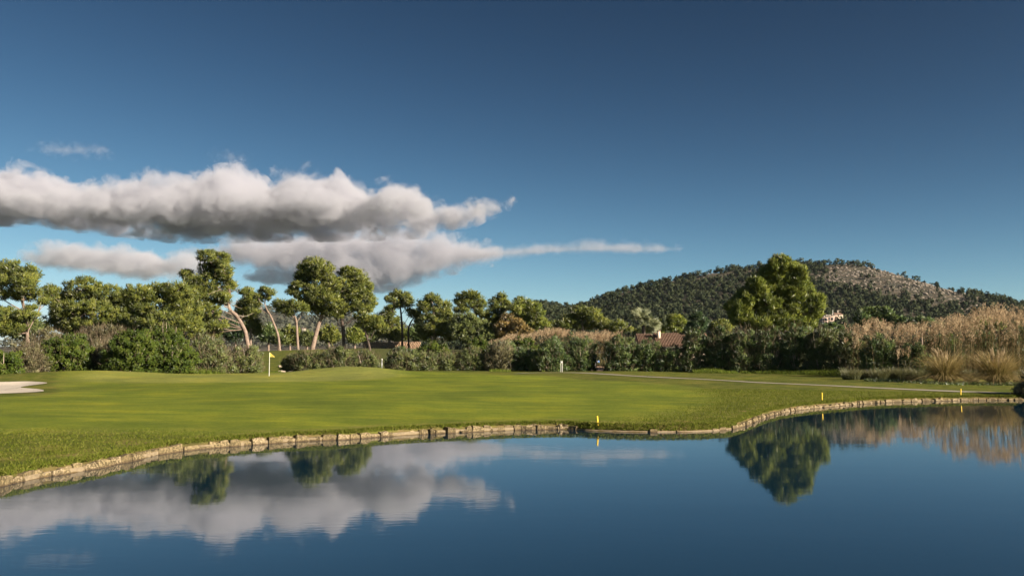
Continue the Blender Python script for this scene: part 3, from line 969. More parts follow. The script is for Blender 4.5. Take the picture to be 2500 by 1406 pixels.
def tree(label, D, trunk, blobs, mat='pine', bark='bark', dens=1.0, seed=0, name='pine_tree', group=None, dead=0, L=0.34, W=0.11, clump=0.46, up=0.45, cat='tree', depth=0.9, limbs=True, spread=0.5):
    rs = np.random.RandomState(seed * 7 + 5)
    k = D / F
    lf = max(1.0, D / 118.0)
    L, W, clump = L * lf, W * lf, clump * lf
    tw = [(P(u, v, D), w * 0.5 * k) for u, v, w in trunk]
    bx, by = tw[0][0][0], D
    if len(tw) > 1:
        s = tw[0][0] - tw[1][0]
        drop = tw[0][0][2] - gz(bx, by)
        if s[2] < 0:
            bx += np.clip(s[0] / -s[2] * drop * 0.6, -1.2, 1.2)
    zb = gz(bx, by)
    base = np.array([bx, by, zb])
    pts = [np.array([bx, by, zb - 0.15])] + [p for p, r in tw]
    rad = [tw[0][1] * 1.25] + [r for p, r in tw]
    pts = np.array(pts)
    pts[1:, 1] += rs.normal(size=len(pts) - 1) * 0.12
    tp = catmull(pts, 4)
    tr = np.interp(np.linspace(0, 1, len(tp)), np.linspace(0, 1, len(rad)), rad)
    paths = [(tp - base, tr)]
    root = thing(name, label, cat, base, group)
    # crown bodies
    us = [b[0] for b in blobs]
    half = (max(us) - min(us)) * 0.5 * k
    bl = []
    for q, (u, v, ru, rv) in enumerate(blobs):
        dy = rs.uniform(-spread, spread) * half
        c = P(u, v, D) + np.array([0, dy, 0])
        ru, rv = ru * 1.08 + 1.0, rv * 1.08 + 1.0
        bl.append((c, np.array([ru * k, depth * 0.5 * (ru + rv) * k + 0.15 * half, rv * k])))
    cs, os_, cr = [], [], []
    for c, r in bl:
        area = 4 * math.pi * ((r[0] * r[1]) ** 1.6 / 3 + (r[0] * r[2]) ** 1.6 / 3 + (r[1] * r[2]) ** 1.6 / 3) ** (1 / 1.6)
        nn_ = max(6, int(area * 2.0 * dens / lf ** 2))
        d = unit(rs.normal(size=(nn_, 3)))
        f = 0.45 + 0.55 * rs.rand(nn_, 1) ** 0.6
        f *= 0.92 + 0.16 * rs.rand(nn_, 1)
        cs.append(c + d * f * np.maximum(r - clump * 0.35, 0.2))
        os_.append(d)
        cr.append(clump * (0.65 + 0.7 * rs.rand(nn_)))
    cs, os_, cr = np.concatenate(cs), np.concatenate(os_), np.concatenate(cr)
    V, rnd, nv = clump_leaves(cs, os_, cr, 44, L, W, rs, 0.75, up)
    me = make_mesh('crown', V - base, np.arange(len(V)), 3, [M[mat]], attrs={'rnd': ('FACE', rnd), 'nrm': ('FACE', nv)})
    link('crown', me, root)
    # limbs into each crown body
    if limbs:
        for c, r in bl:
            j = int(np.argmin(np.abs(tp[:, 2] - (c[2] - 0.9 * abs(c[0] - tp[-1, 0]) - 0.5)) + 0.4 * np.abs(tp[:, 0] - c[0])))
            j = max(j, len(tp) // 3)
            a = tp[j]
            mid_ = (a + c) * 0.5 + np.array([0, 0, -0.25]) + rs.normal(size=3) * 0.2
            pp = catmull(np.array([a, mid_, c]), 4)
            r0 = min(tr[j] * 0.5, 0.085)
            paths.append((pp - base, np.linspace(r0, 0.025, len(pp))))
            for _ in range(3):
                e = c + unit(rs.normal(size=3)) * r * 0.8
                paths.append((np.array([pp[-4], (pp[-2] + e) / 2 + rs.normal(size=3) * 0.1, e]) - base, np.array([0.045, 0.03, 0.012])))
    V, Q = tubes(paths, 7)
    link('trunk', make_mesh('trunk', V, Q, 4, [M[bark]], smooth=True), root)
    if dead:
        dp = []
        for _ in range(dead):
            j = rs.randint(len(tp) // 2, len(tp))
            a = tp[j]
            sgn = -1 if rs.rand() < 0.7 else 1
            e = a + np.array([sgn * rs.uniform(0.8, 2.2), rs.uniform(-1.6, 0.2), rs.uniform(-0.6, 1.0)])
            md = (a + e) / 2 + rs.normal(size=3) * 0.25
            dp.append((catmull(np.array([a, md, e]), 3) - base, np.linspace(0.05, 0.012, 7)))
            for _k in range(3):
                e2 = md + unit(rs.normal(size=3)) * rs.uniform(0.4, 0.9)
                dp.append((np.array([md, (md + e2) / 2 + rs.normal(size=3) * 0.06, e2]) - base, np.array([0.025, 0.018, 0.008])))
        V, Q = tubes(dp, 4)
        o = link('dead_branches', make_mesh('dead_branches', V, Q, 4, [M['bark_pale']], smooth=True), root)
        o['kind'] = 'stuff'
    return root


def bush(label, u0, u1, vtop, D, mat='bush_olive', twig=0.25, seed=0, name='shrub', dens=1.0, group=None, L=0.26, W=0.13, lump=0.2, depth=0.8, clump=0.42, up=0.3, cat='shrub', stemmat='bark_pale'):
    rs = np.random.RandomState(seed * 13 + 3)
    c0 = P((u0 + u1) / 2, vtop, D)
    a = (u1 - u0) * 0.5 * D / F
    zb = gz(c0[0], D)
    h = max(c0[2] - zb, 0.5)
    b_ = max(a * depth, min(h * 0.5, 1.6))
    base = np.array([c0[0], D, zb])
    root = thing(name, label, cat, base, group)
    area = math.pi * (a * h * 1.6 + a * b_ * 0.8 + b_ * h * 1.2)
    n_c = int(area * 1.9 * dens) + 14
    d = unit(rs.normal(size=(n_c, 3)))
    d[:, 2] = np.abs(d[:, 2]) * 1.0
    # superellipsoid shell, lumpy
    e = 2.6
    q = (np.abs(d[:, 0]) ** e + np.abs(d[:, 1]) ** e + np.abs(d[:, 2]) ** e) ** (-1 / e)
    lum = 1 + lump * (fbm(d[:, 0] * 3 + seed, d[:, 1] * 3 + d[:, 2] * 4, seed + 2, 3, 1.4)) * 0.7 - 0.5 * lump
    f = (0.40 + 0.60 * rs.rand(n_c) ** 0.55) * q * lum
    cs = d * f[:, None] * np.array([a, b_, h])
    cs[:, 2] = np.maximum(cs[:, 2], 0.12)
    cr = clump * (0.6 + 0.8 * rs.rand(n_c)) * min(1.0, 0.45 + h / 5)
    V, rnd, nv = clump_leaves(cs, unit(d), cr, 50, L, W, rs, 0.85, up, 0.7)
    V[:, 2] = np.maximum(V[:, 2], 0.02)
    link('foliage', make_mesh('foliage', V, np.arange(len(V)), 3, [M[mat]], attrs={'rnd': ('FACE', rnd), 'nrm': ('FACE', nv)}), root)
    # stems from the ground and twigs poking out
    paths = []
    for _ in range(7):
        dd = unit(rs.normal(size=3)); dd[2] = abs(dd[2]) + 0.3
        e_ = dd * np.array([a, b_, h]) * 0.75
        s = np.array([e_[0] * 0.3, e_[1] * 0.3, -0.08])
        paths.append((catmull(np.array([s, (s + e_) / 2 + rs.normal(size=3) * 0.15, e_]), 3), np.linspace(0.06, 0.015, 7)))
    V, Q = tubes(paths, 5)
    link('stems', make_mesh('stems', V, Q, 4, [M[stemmat]], smooth=True), root)
    if twig > 0:
        n_t = int(area * 26 * twig)
        d = unit(rs.normal(size=(n_t, 3))); d[:, 2] = np.abs(d[:, 2])
        q = (np.abs(d[:, 0]) ** e + np.abs(d[:, 1]) ** e + np.abs(d[:, 2]) ** e) ** (-1 / e)
        p = d * (q * (0.7 + 0.32 * rs.rand(n_t)))[:, None] * np.array([a, b_, h]) * 0.98
        V = leaf_tris(p, d * np.array([0.6, 0.6, 1.0]), 0.75, 0.030, rs, 0.8, 0.45)
        V[:, 2] = np.maximum(V[:, 2], 0.02)
        link('twigs', make_mesh('twigs', V, np.arange(len(V)), 3, [M['twig']], attrs={'rnd': ('FACE', rs.rand(n_t))}), root)['kind'] = 'stuff'
    return root


def blades(base, az, lean, L, droop, width, rs, seg=4):
    """arching blades as tapering strips -> verts, tris, value along the blade"""
    N = len(base)
    t = np.linspace(0, 1, seg + 1)
    h = np.stack([np.cos(az), np.sin(az), np.zeros(N)], 1)
    sd = np.stack([-np.sin(az), np.cos(az), np.zeros(N)], 1)
    tw = rs.normal(size=(N, 1)) * 0.9
    sd = unit(sd * np.cos(tw) + h * np.sin(tw))
    p = base[:, None, :] + L[:, None, None] * (h[:, None, :] * (lean[:, None] * t + droop[:, None] * t ** 2.4)[:, :, None]
        + np.array([0, 0, 1]) * (t * np.sqrt(np.clip(1 - lean ** 2, 0.05, 1))[:, None] - (0.75 * droop)[:, None] * t ** 3)[:, :, None])
    w = (width[:, None] * (1 - t) ** 0.7 + 0.002)[:, :, None] * sd[:, None, :] * 0.5
    V = np.stack([p - w, p + w], 2).reshape(N, -1, 3)
    nv = 2 * (seg + 1)
    tri = []
    for s in range(seg):
        a = 2 * s
        tri += [(a, a + 1, a + 3), (a, a + 3, a + 2)]
    T = (np.array(tri)[None] + (np.arange(N) * nv)[:, None, None]).reshape(-1, 3)
    val = np.tile(np.repeat((np.arange(seg) + 0.5) / seg, 2), N)
    return V.reshape(-1, 3), T, val


# --- pines and other trees ------------------------------------------------
PG = 'pines standing behind the shrubs'
tree('leftmost pine cut by the picture edge, spreading olive crown on a dark trunk', 104, [(68, 850, 9), (66, 800, 8), (58, 750, 7), (48, 715, 6), (30, 690, 5)],
     [(6, 652, 28, 24), (45, 668, 38, 24), (78, 694, 28, 24), (20, 700, 46, 30), (60, 712, 38, 22), (-40, 690, 44, 40), (96, 735, 14, 9), (15, 772, 50, 22), (-40, 770, 44, 26), (80, 770, 28, 13), (88, 750, 13, 8), (30, 795, 50, 20)], seed=1, group=PG)
tree('broad dense pine with rounded top, second crown from the left edge', 118, [(235, 850, 12), (230, 790, 9), (222, 730, 6)],
     [(212, 704, 42, 27), (148, 724, 28, 26), (178, 742, 52, 34), (250, 718, 42, 26), (285, 742, 52, 34), (320, 752, 36, 34), (225, 765, 80, 34), (160, 782, 46, 28), (305, 785, 56, 28), (245, 800, 80, 22), (340, 800, 40, 20)], seed=2, group=PG)
tree('wide low-domed pine left of the leaning pine', 108, [(395, 850, 11), (395, 790, 8), (398, 740, 6)],
     [(395, 712, 54, 24), (345, 722, 38, 26), (440, 714, 38, 26), (375, 748, 66, 34), (440, 755, 52, 38), (400, 788, 76, 28), (460, 798, 44, 30)], seed=3, group=PG)
tree('tall leaning pine with curved pinkish trunk and bare dead branches', 112, [(612, 868, 11), (605, 836, 10), (600, 810, 9.5), (587, 785, 9), (576, 769, 9), (562, 757, 8.5), (557, 734, 7), (559, 708, 6), (546, 680, 4.5), (534, 660, 3)],
     [(512, 628, 26, 16), (545, 632, 20, 18), (553, 660, 20, 24), (500, 655, 24, 20), (530, 655, 24, 22), (455, 668, 15, 10), (475, 686, 22, 16), (510, 690, 34, 24), (555, 695, 18, 18), (480, 715, 32, 22), (520, 725, 30, 24), (550, 725, 18, 16), (470, 750, 34, 24), (512, 762, 34, 22), (480, 785, 40, 22), (535, 795, 28, 14), (500, 812, 40, 14)],
     seed=4, dead=16, bark='bark', group=PG)
tree('slender upright pine close behind the leaning trunk', 145, [(612, 850, 6), (612, 810, 5), (608, 760, 4)],
     [(602, 716, 22, 14), (612, 735, 24, 18), (606, 765, 26, 24), (614, 795, 20, 20), (590, 745, 16, 18), (628, 800, 10, 16)], seed=5, group=PG)
tree('thin forked pine with a small flat crown, pale bent trunk', 140, [(683, 850, 6), (678, 818, 5.5), (666, 785, 5), (659, 769, 4.5), (653, 758, 3.5), (646, 742, 2.6), (650, 722, 2)],
     [(648, 710, 20, 10), (662, 716, 12, 9), (634, 724, 12, 9), (650, 724, 16, 7), (632, 742, 9, 8)], seed=6, group=PG, dens=0.8)
tree('small forked pine with umbrella crown between the slim trunks', 141, [(728, 847, 6.5), (726, 818, 6), (724, 790, 5.5), (722, 776, 4.5), (716, 764, 3), (712, 752, 2)],
     [(698, 742, 20, 11), (722, 746, 22, 13), (690, 756, 14, 10), (742, 752, 12, 12), (712, 760, 18, 9), (676, 740, 12, 10)], seed=7, group=PG)
tree('left one of the two tall twin pines, thick leaning pale trunk', 144, [(763, 850, 12), (770, 820, 11), (777, 795, 10), (785, 770, 8), (790, 735, 6), (785, 700, 5)],
     [(768, 646, 28, 18), (742, 652, 14, 11), (788, 660, 28, 22), (752, 672, 26, 18), (728, 676, 14, 10), (775, 690, 36, 26), (735, 700, 26, 16), (710, 702, 9, 8), (805, 690, 24, 26), (750, 722, 28, 18), (785, 722, 34, 22), (742, 742, 18, 14), (770, 752, 24, 14), (812, 735, 24, 20), (800, 758, 22, 12), (716, 714, 12, 9)],
     seed=8, group=PG, dead=5)
tree('right one of the two tall twin pines, dense crown on a dark trunk', 145, [(840, 850, 9), (838, 810, 8.5), (835, 775, 8), (838, 735, 6), (850, 700, 5)],
     [(846, 662, 22, 14), (868, 676, 26, 20), (845, 690, 28, 24), (885, 700, 24, 26), (862, 712, 34, 26), (895, 728, 18, 18), (830, 720, 28, 24), (862, 742, 36, 18), (835, 752, 30, 14), (890, 752, 24, 13), (820, 700, 26, 28), (820, 765, 28, 12), (905, 740, 14, 12)],
     seed=9, group=PG, bark='bark_dark', dead=6)
tree('small leaning dark-stemmed pine just right of the twin pines', 142, [(902, 846, 5.5), (895, 820, 5), (888, 798, 4.5), (884, 782, 3)],
     [(885, 772, 20, 12), (905, 780, 26, 14), (922, 792, 16, 12), (880, 792, 12, 9), (905, 798, 22, 9)], seed=10, group=PG, bark='bark_dark')
tree('slim two-stemmed pine in front of the stone wall', 186, [(982, 846, 6), (982, 804, 5.5), (979, 768, 4.5), (976, 745, 3.5), (972, 725, 2)],
     [(968, 716, 20, 10), (985, 724, 18, 12), (955, 730, 14, 10), (1000, 738, 13, 14), (975, 742, 20, 10), (952, 750, 12, 8), (1004, 756, 9, 8)], seed=11, group=PG, bark='bark_dark', dens=0.9)
tree('short dark pine stem right beside the two-stemmed pine', 187, [(998, 838, 5), (997, 804, 4.5), (1004, 785, 3.5), (1014, 772, 2)],
     [(1016, 768, 14, 9), (1004, 762, 10, 8), (1024, 780, 12, 9)], seed=12, group=PG, bark='bark_dark')
tree('bushy low pine behind the stone wall, left of the slim stems', 200, [(950, 850, 7), (950, 810, 6), (948, 780, 4)],
     [(950, 762, 16, 12), (935, 775, 18, 14), (958, 785, 20, 16), (930, 800, 24, 16), (955, 815, 26, 16)], seed=13, group=PG)
tree('full pine with two stacked crowns, behind the green dome bush', 182, [(1062, 850, 9), (1060, 800, 8), (1058, 750, 5)],
     [(1055, 730, 22, 14), (1034, 744, 18, 13), (1078, 750, 24, 16), (1050, 762, 34, 18), (1090, 772, 22, 20), (1060, 792, 42, 24), (1090, 806, 36, 26), (1040, 812, 30, 20)], seed=14, group=PG)
tree('round-crowned pine at the middle of the tree line', 188, [(1160, 850, 8), (1162, 800, 7), (1162, 765, 6), (1150, 745, 4)],
     [(1142, 722, 26, 14), (1160, 728, 22, 14), (1122, 736, 15, 11), (1172, 742, 13, 12), (1140, 744, 26, 11), (1126, 758, 18, 10), (1170, 760, 14, 10)], seed=15, group=PG)
tree('olive-brown leafy tree under the round-crowned pine', 178, [(1140, 860, 8), (1140, 820, 6), (1140, 790, 4)],
     [(1135, 785, 34, 20), (1165, 795, 28, 20), (1115, 805, 22, 20), (1145, 818, 40, 22), (1180, 822, 26, 20)], mat='bush_olive', seed=16, group=PG, name='broadleaf_tree', L=0.34, W=0.17)
tree('pine with small pointed crown, right of the round-crowned pine', 190, [(1222, 850, 7), (1222, 800, 6), (1220, 760, 4)],
     [(1220, 728, 15, 12), (1205, 740, 14, 11), (1234, 742, 13, 11), (1220, 754, 24, 11), (1200, 772, 26, 18), (1225, 785, 30, 20), (1205, 805, 26, 18)], seed=17, group=PG)
tree('rust-brown deciduous tree in front of the pines, middle of the picture', 176, [(1245, 860, 7), (1245, 820, 5), (1245, 795, 4)],
     [(1242, 780, 22, 14), (1262, 794, 26, 16), (1230, 800, 24, 16), (1280, 806, 22, 12), (1250, 815, 36, 14)], mat='bush_rust', seed=18, name='broadleaf_tree', group=PG, L=0.30, W=0.14, dens=0.85)
tree('bright broad pine left of the rocky hilltop', 184, [(1290, 850, 9), (1288, 800, 8), (1284, 760, 5)],
     [(1275, 738, 22, 14), (1262, 752, 18, 16), (1295, 750, 22, 18), (1310, 768, 24, 22), (1275, 772, 32, 22), (1305, 792, 30, 18), (1328, 790, 12, 14)], mat='pine_bright', seed=19, group=PG)
tree('low spreading pine in front of the hill, left of the palm', 190, [(1425, 850, 8), (1424, 810, 7), (1420, 780, 4)],
     [(1415, 760, 26, 16), (1440, 768, 26, 16), (1390, 780, 24, 15), (1460, 784, 28, 16), (1425, 788, 36, 18), (1375, 794, 22, 12), (1478, 796, 18, 12)], seed=20, group=PG)
tree('small pine between the palm and the hillside, left of the palm', 165, [(1500, 850, 6), (1500, 815, 5), (1500, 800, 4)],
     [(1505, 795, 22, 13), (1525, 802, 20, 12), (1490, 806, 18, 12)], seed=21, group=PG)
tree('rounded yellow-green pine right of the palm', 150, [(1652, 850, 7), (1652, 810, 6), (1652, 790, 4)],
     [(1645, 778, 18, 14), (1662, 784, 14, 14), (1638, 795, 14, 14), (1655, 800, 22, 14), (1615, 795, 14, 14)], mat='pine_bright', seed=22, group=PG)
tree('small dark upright conifer with drooping sprays before the hill', 119, [(1706, 850, 6), (1706, 810, 5), (1706, 780, 3)],
     [(1703, 772, 10, 14), (1694, 784, 14, 15), (1716, 784, 14, 14), (1705, 798, 26, 16), (1690, 812, 26, 16), (1700, 830, 30, 18)], mat='pine_dark', seed=23, name='conifer_tree', group=PG)
env = np.array([(1778, 752), (1800, 726), (1830, 692), (1858, 670), (1880, 645), (1898, 624), (1920, 634), (1946, 654), (1966, 690), (1986, 716), (2006, 750)], float)
r24 = np.random.RandomState(24)
sprays = [(1899, 632, 7, 13), (1881, 644, 5, 12), (1918, 640, 6, 14), (1899, 652, 20, 16), (1878, 668, 20, 18), (1925, 660, 20, 16), (1948, 668, 12, 18), (1905, 680, 36, 26), (1860, 684, 24, 20), (1945, 692, 26, 26), (1838, 694, 18, 16), (1885, 708, 38, 28),
          (1930, 715, 38, 30), (1848, 716, 32, 24), (1968, 716, 22, 26), (1978, 742, 28, 28), (1822, 730, 28, 24), (1870, 742, 40, 28), (1925, 752, 46, 30), (1806, 752, 28, 22), (1792, 746, 18, 16), (1842, 765, 40, 24), (1982, 766, 26, 24), (1804, 776, 26, 18), (1900, 782, 54, 24), (1960, 790, 38, 24), (1850, 790, 46, 20)]
for k in range(26):                                    # upright sprays along the outline of the cone
    u = r24.uniform(1790, 1998)
    vt = np.interp(u, env[:, 0], env[:, 1])
    rv = r24.uniform(15, 24)
    sprays.append((u, vt + rv * 0.8, r24.uniform(6, 10), rv))
tree('large bright conical pine in front of the hill, tallest on the right', 106, [(1898, 880, 15), (1900, 800, 12), (1898, 740, 9), (1898, 690, 6), (1899, 645, 3)], sprays,
     mat='pine_bright', seed=26, dens=0.9, up=1.0, L=0.42, W=0.11, bark='bark', spread=0.2, depth=1.15)
tree('round dark green tree behind the reeds, right of the villas', 150, [(2140, 850, 7), (2140, 800, 6), (2140, 775, 4)],
     [(2125, 764, 26, 14), (2155, 764, 26, 14), (2105, 778, 18, 14), (2180, 778, 18, 14), (2140, 784, 40, 16)], mat='bush_dark', seed=25, name='broadleaf_tree', group=PG, L=0.34, W=0.18)
# farther fill between the trunks
BG = 'low far trees glimpsed between the pine trunks'
far_trees = [('dark low tree far behind the thin forked pine', 655, 812, 30, 24, 190, 'bush_dark'), ('dull green low tree far behind the umbrella pine', 708, 815, 28, 26, 200, 'pine'),
             ('olive low tree far behind the pale trunk of the left twin pine', 750, 824, 24, 20, 185, 'bush_olive'), ('green low tree far between the twin pine trunks', 803, 815, 26, 24, 190, 'pine'),
             ('yellowish low tree far right of the dark twin trunk', 866, 815, 24, 22, 180, 'pine_bright'), ('brownish low tree far left of the stone wall', 905, 815, 24, 22, 200, 'bush_olive'),
             ('grey-green low tree far behind the stone wall', 975, 812, 30, 20, 220, 'pine'), ('dark low tree far behind the wall end', 1020, 812, 26, 22, 210, 'bush_dark'),
             ('shadowy low tree far behind the leaning pine', 575, 805, 34, 26, 180, 'pine_dark'), ('olive low tree far between forked pine and umbrella pine', 680, 828, 22, 14, 175, 'bush_olive'),
             ('dull low tree far below the small pointed pine', 1185, 800, 30, 26, 200, 'pine'), ('dull low tree in front of the hill left of the spreading pine', 1345, 800, 30, 16, 210, 'pine'),
             ('dark bushy tree at the hill foot right of the conical pine', 2030, 800, 30, 14, 240, 'bush_dark'), ('dark bushy tree at the hill foot left of the conical pine', 1760, 795, 34, 14, 230, 'pine'),
             ('dark bushy tree at the hill foot above the house roof', 1585, 808, 40, 14, 230, 'pine'), ('dark low tree at the hill foot above the right reeds', 2250, 790, 50, 16, 240, 'bush_dark'),
             ('dull low tree at the hill foot far above the rightmost reeds', 2400, 790, 60, 16, 260, 'pine'), ('grey green low tree far behind the leftmost pine', 60, 795, 60, 30, 170, 'bush_olive'),
             ('dull green low tree far behind the second pine crown', 330, 815, 60, 26, 170, 'pine'), ('dark low tree far behind the wide low-domed pine', 500, 820, 40, 24, 175, 'pine_dark')]
for q, (lb, u, v, ru, rv, D, mt) in enumerate(far_trees):
    tree(lb, D, [(u, v + rv + 6, 5), (u, v + 4, 4), (u, v - rv * 0.4, 3)], [(u, v - rv * 0.35, ru * 0.6, rv * 0.6), (u - ru * 0.5, v, ru * 0.5, rv * 0.6), (u + ru * 0.5, v + 2, ru * 0.5, rv * 0.6), (u, v + rv * 0.45, ru * 0.8, rv * 0.6)],
         mat=mt, seed=40 + q, name='background_tree', group=BG, L=0.36, W=0.16, clump=0.5, dens=0.8, bark='bark')

# --- shrubs and hedge -------------------------------------------------------
SG = 'shrubs along the far edge of the lawn'
shr = [  # label, u0, u1, vtop, D, mat, twig
    ('dense green rounded shrub cut by the left picture edge', -40, 52, 850, 84, 'bush_green', .05),
    ('twiggy brown shrub right of the leftmost green shrub', 30, 112, 832, 90, 'bush_brown', .9),
    ('brown bare thicket behind the second green shrub', 60, 180, 800, 97, 'bush_brown', .8),
    ('medium green rounded shrub, second green one from the left edge', 84, 238, 812, 93, 'bush_green', .1),
    ('wide brown bare thicket below the broad dense pine', 170, 345, 790, 102, 'bush_brown', .9),
    ('brown twiggy shrub between the two big green shrubs', 218, 295, 828, 95, 'bush_brown', .8),
    ('biggest glossy green shrub on the left, bulging lobes', 258, 400, 800, 92, 'bush_green', .04),
    ('bright green upper lobe shrub behind the biggest green shrub', 340, 470, 782, 99, 'bush_green', .05),
    ('low green shrub at the right foot of the biggest green shrub', 380, 478, 838, 93, 'bush_green', .06),
    ('tall olive shrub behind, left of the leaning trunk', 450, 560, 812, 104, 'bush_olive', .35),
    ('wispy olive shrub with bare stems, left of the flag', 468, 572, 838, 97, 'bush_olive', .6),
    ('wispy olive shrub directly left of the flag', 540, 645, 842, 99, 'bush_olive', .6),
    ('low sparse shrub right behind the flag', 690, 745, 862, 106, 'bush_olive', .5),
    ('olive twiggy shrub right of the gap behind the flag', 718, 800, 848, 104, 'bush_olive', .55),
    ('olive twiggy shrub below the dark twin trunk', 780, 866, 842, 104, 'bush_olive', .55),
    ('olive twiggy shrub at the left of the small white post', 846, 932, 850, 105, 'bush_olive', .6),
    ('olive hedge shrub right of the small white post', 948, 1016, 852, 108, 'bush_olive', .4),
    ('olive hedge shrub below the green dome bush', 1004, 1072, 856, 109, 'bush_olive', .35),
    ('low hedge shrub right of the dome bush', 1058, 1128, 854, 110, 'bush_olive', .35),
    ('dark olive hedge shrub below the olive-brown tree', 1116, 1190, 846, 110, 'bush_olive', .3),
    ('brownish loose hedge shrub at the middle of the hedge', 1186, 1260, 832, 109, 'bush_brown', .35),
    ('green dome-shaped bush beside the stone wall', 1016, 1106, 828, 120, 'bush_green', .05),
    ('flat green bush behind the middle of the hedge', 1116, 1222, 822, 121, 'bush_green', .05),
    ('green bush in front of the pink reeds', 1238, 1330, 820, 118, 'bush_green', .05),
    ('dark hedge shrub below the green bush', 1250, 1318, 842, 109, 'bush_dark', .2),
    ('dark hedge shrub behind the white twin post', 1300, 1390, 826, 107, 'bush_dark', .25),
    ('tall hedge shrub left of the gravel gap', 1372, 1458, 806, 108, 'bush_dark', .3),
    ('wide hedge shrub right of the gravel gap', 1474, 1560, 812, 106, 'bush_dark', .3),
    ('hedge shrub in front of the tiled house', 1540, 1625, 822, 106, 'bush_dark', .3),
    ('low dark hedge shrub below the house eave', 1604, 1690, 842, 105, 'bush_dark', .3),
    ('hedge shrub right of the house roof', 1660, 1740, 802, 104, 'bush_dark', .35),
    ('tall hedge shrub left of the conical pine', 1722, 1800, 792, 103, 'bush_dark', .35),
    ('hedge shrub below the left side of the conical pine', 1780, 1860, 790, 101, 'bush_dark', .35),
    ('hedge shrub below the middle of the conical pine', 1840, 1925, 792, 100, 'bush_dark', .35),
    ('hedge shrub below the right side of the conical pine', 1905, 1985, 782, 99, 'bush_dark', .3),
    ('hedge shrub below the villas', 1965, 2050, 790, 97, 'bush_olive', .35),
    ('olive shrub at the left end of the reeds', 2030, 2115, 800, 94, 'bush_olive', .35),
    ('dark shrub among the reed stalks', 2096, 2196, 812, 86, 'bush_dark', .2),
    ('low dark shrub under the reeds left of the pampas clump', 2176, 2270, 828, 85, 'bush_dark', .2),
    ('dark shrub behind the reeds above the left pampas clump', 2250, 2350, 800, 97, 'bush_dark', .2),
    ('dark shrub behind the reeds above the right pampas clump', 2340, 2440, 790, 97, 'bush_dark', .2),
    ('dark shrub behind the rightmost reeds at the picture edge', 2430, 2540, 785, 97, 'bush_dark', .2),
    ('dark leafy shrub below the rust-brown tree, behind the hedge', 1180, 1270, 826, 116, 'bush_dark', .15),
    ('dark leafy shrub below the pink reed strip, behind the hedge', 1320, 1400, 822, 114, 'bush_dark', .15),
    ('grey-green shrub behind the hedge left of the dome bush', 945, 1030, 846, 113, 'bush_dark', .25),
    ('dark brown shrub cut by the right picture edge beside the water', 2484, 2580, 912, 58, 'bush_brown', .6),
]
for q, (lb, u0, u1, vt, D, mt, tw) in enumerate(shr):
    bush(lb, u0 - 5, u1 + 5, vt, D, mt, tw, seed=100 + q, group=SG, L=0.24 if mt == 'bush_green' else 0.30, W=0.16 if mt == 'bush_green' else 0.10)

# --- reeds ------------------------------------------------------------------
def reed_parts(base, Ht, rs, plume_n=26, lean0=0.10):
    N = len(base)
    az = rs.normal(size=N) * 0.9 + math.pi * 0.06
    lean = np.abs(rs.normal(size=N)) * lean0
    V, T, val = blades(base, az, lean, Ht, lean * 0.3, np.full(N, 0.046), rs, 3)
    rnd = np.clip(np.repeat(rs.rand(N), 6) * 0.7 + val * 0.3, 0, 1)
    h = np.stack([np.cos(az), np.sin(az), np.zeros(N)], 1)
    top = base + h * (Ht * (lean + lean * 0.3))[:, None] + np.array([0, 0, 1]) * (Ht * (np.sqrt(np.clip(1 - lean ** 2, .05, 1)) - 0.225 * lean))[:, None]
    # plume: slim triangles hanging around the last half metre, swept to one side
    t = rs.rand(N, plume_n)
    pl = 0.85 * (0.6 + 0.7 * rs.rand(N, 1))
    pr = 0.15 * np.sin(np.clip(t, 0.05, 1) * 2.6)
    off = rs.normal(size=(N, plume_n, 3)) * np.array([1, 1, 0.3]) * pr[..., None]
    p = top[:, None, :] + np.stack([0.25 * pl * t * (t) * np.cos(az)[:, None], 0.25 * pl * t * t * np.sin(az)[:, None], pl * (t - 0.25)], -1) + off
    PV = leaf_tris(p.reshape(-1, 3), np.repeat(h, plume_n, 0) * 0.5, 0.26, 0.055, rs, 0.8, 0.35)
    PT = np.arange(N * plume_n * 3).reshape(-1, 3)
    prnd = np.clip(np.repeat(rs.rand(N), plume_n) * 0.6 + rs.rand(N * plume_n) * 0.4, 0, 1)
    # a few dry leaves along each stalk
    q = 4
    tt = rs.uniform(0.15, 0.85, (N, q))
    lb = base[:, None, :] + np.stack([h[:, None, 0] * (lean * Ht)[:, None] * tt, h[:, None, 1] * (lean * Ht)[:, None] * tt, Ht[:, None] * tt], -1)
    LV = leaf_tris(lb.reshape(-1, 3), unit(rs.normal(size=(N * q, 3))) * np.array([1, 1, .3]), 0.55, 0.05, rs, 0.6, 0.3)
    LT = np.arange(N * q * 3).reshape(-1, 3)
    lr = rs.rand(N * q)
    VV = np.concatenate([V, LV, PV])
    TT = np.concatenate([T, LT + len(V), PT + len(V) + len(LV)])
    mi = np.concatenate([np.zeros(len(T) + len(LT)), np.ones(len(PT))])
    return VV, TT, mi, np.concatenate([rnd, lr, prnd])


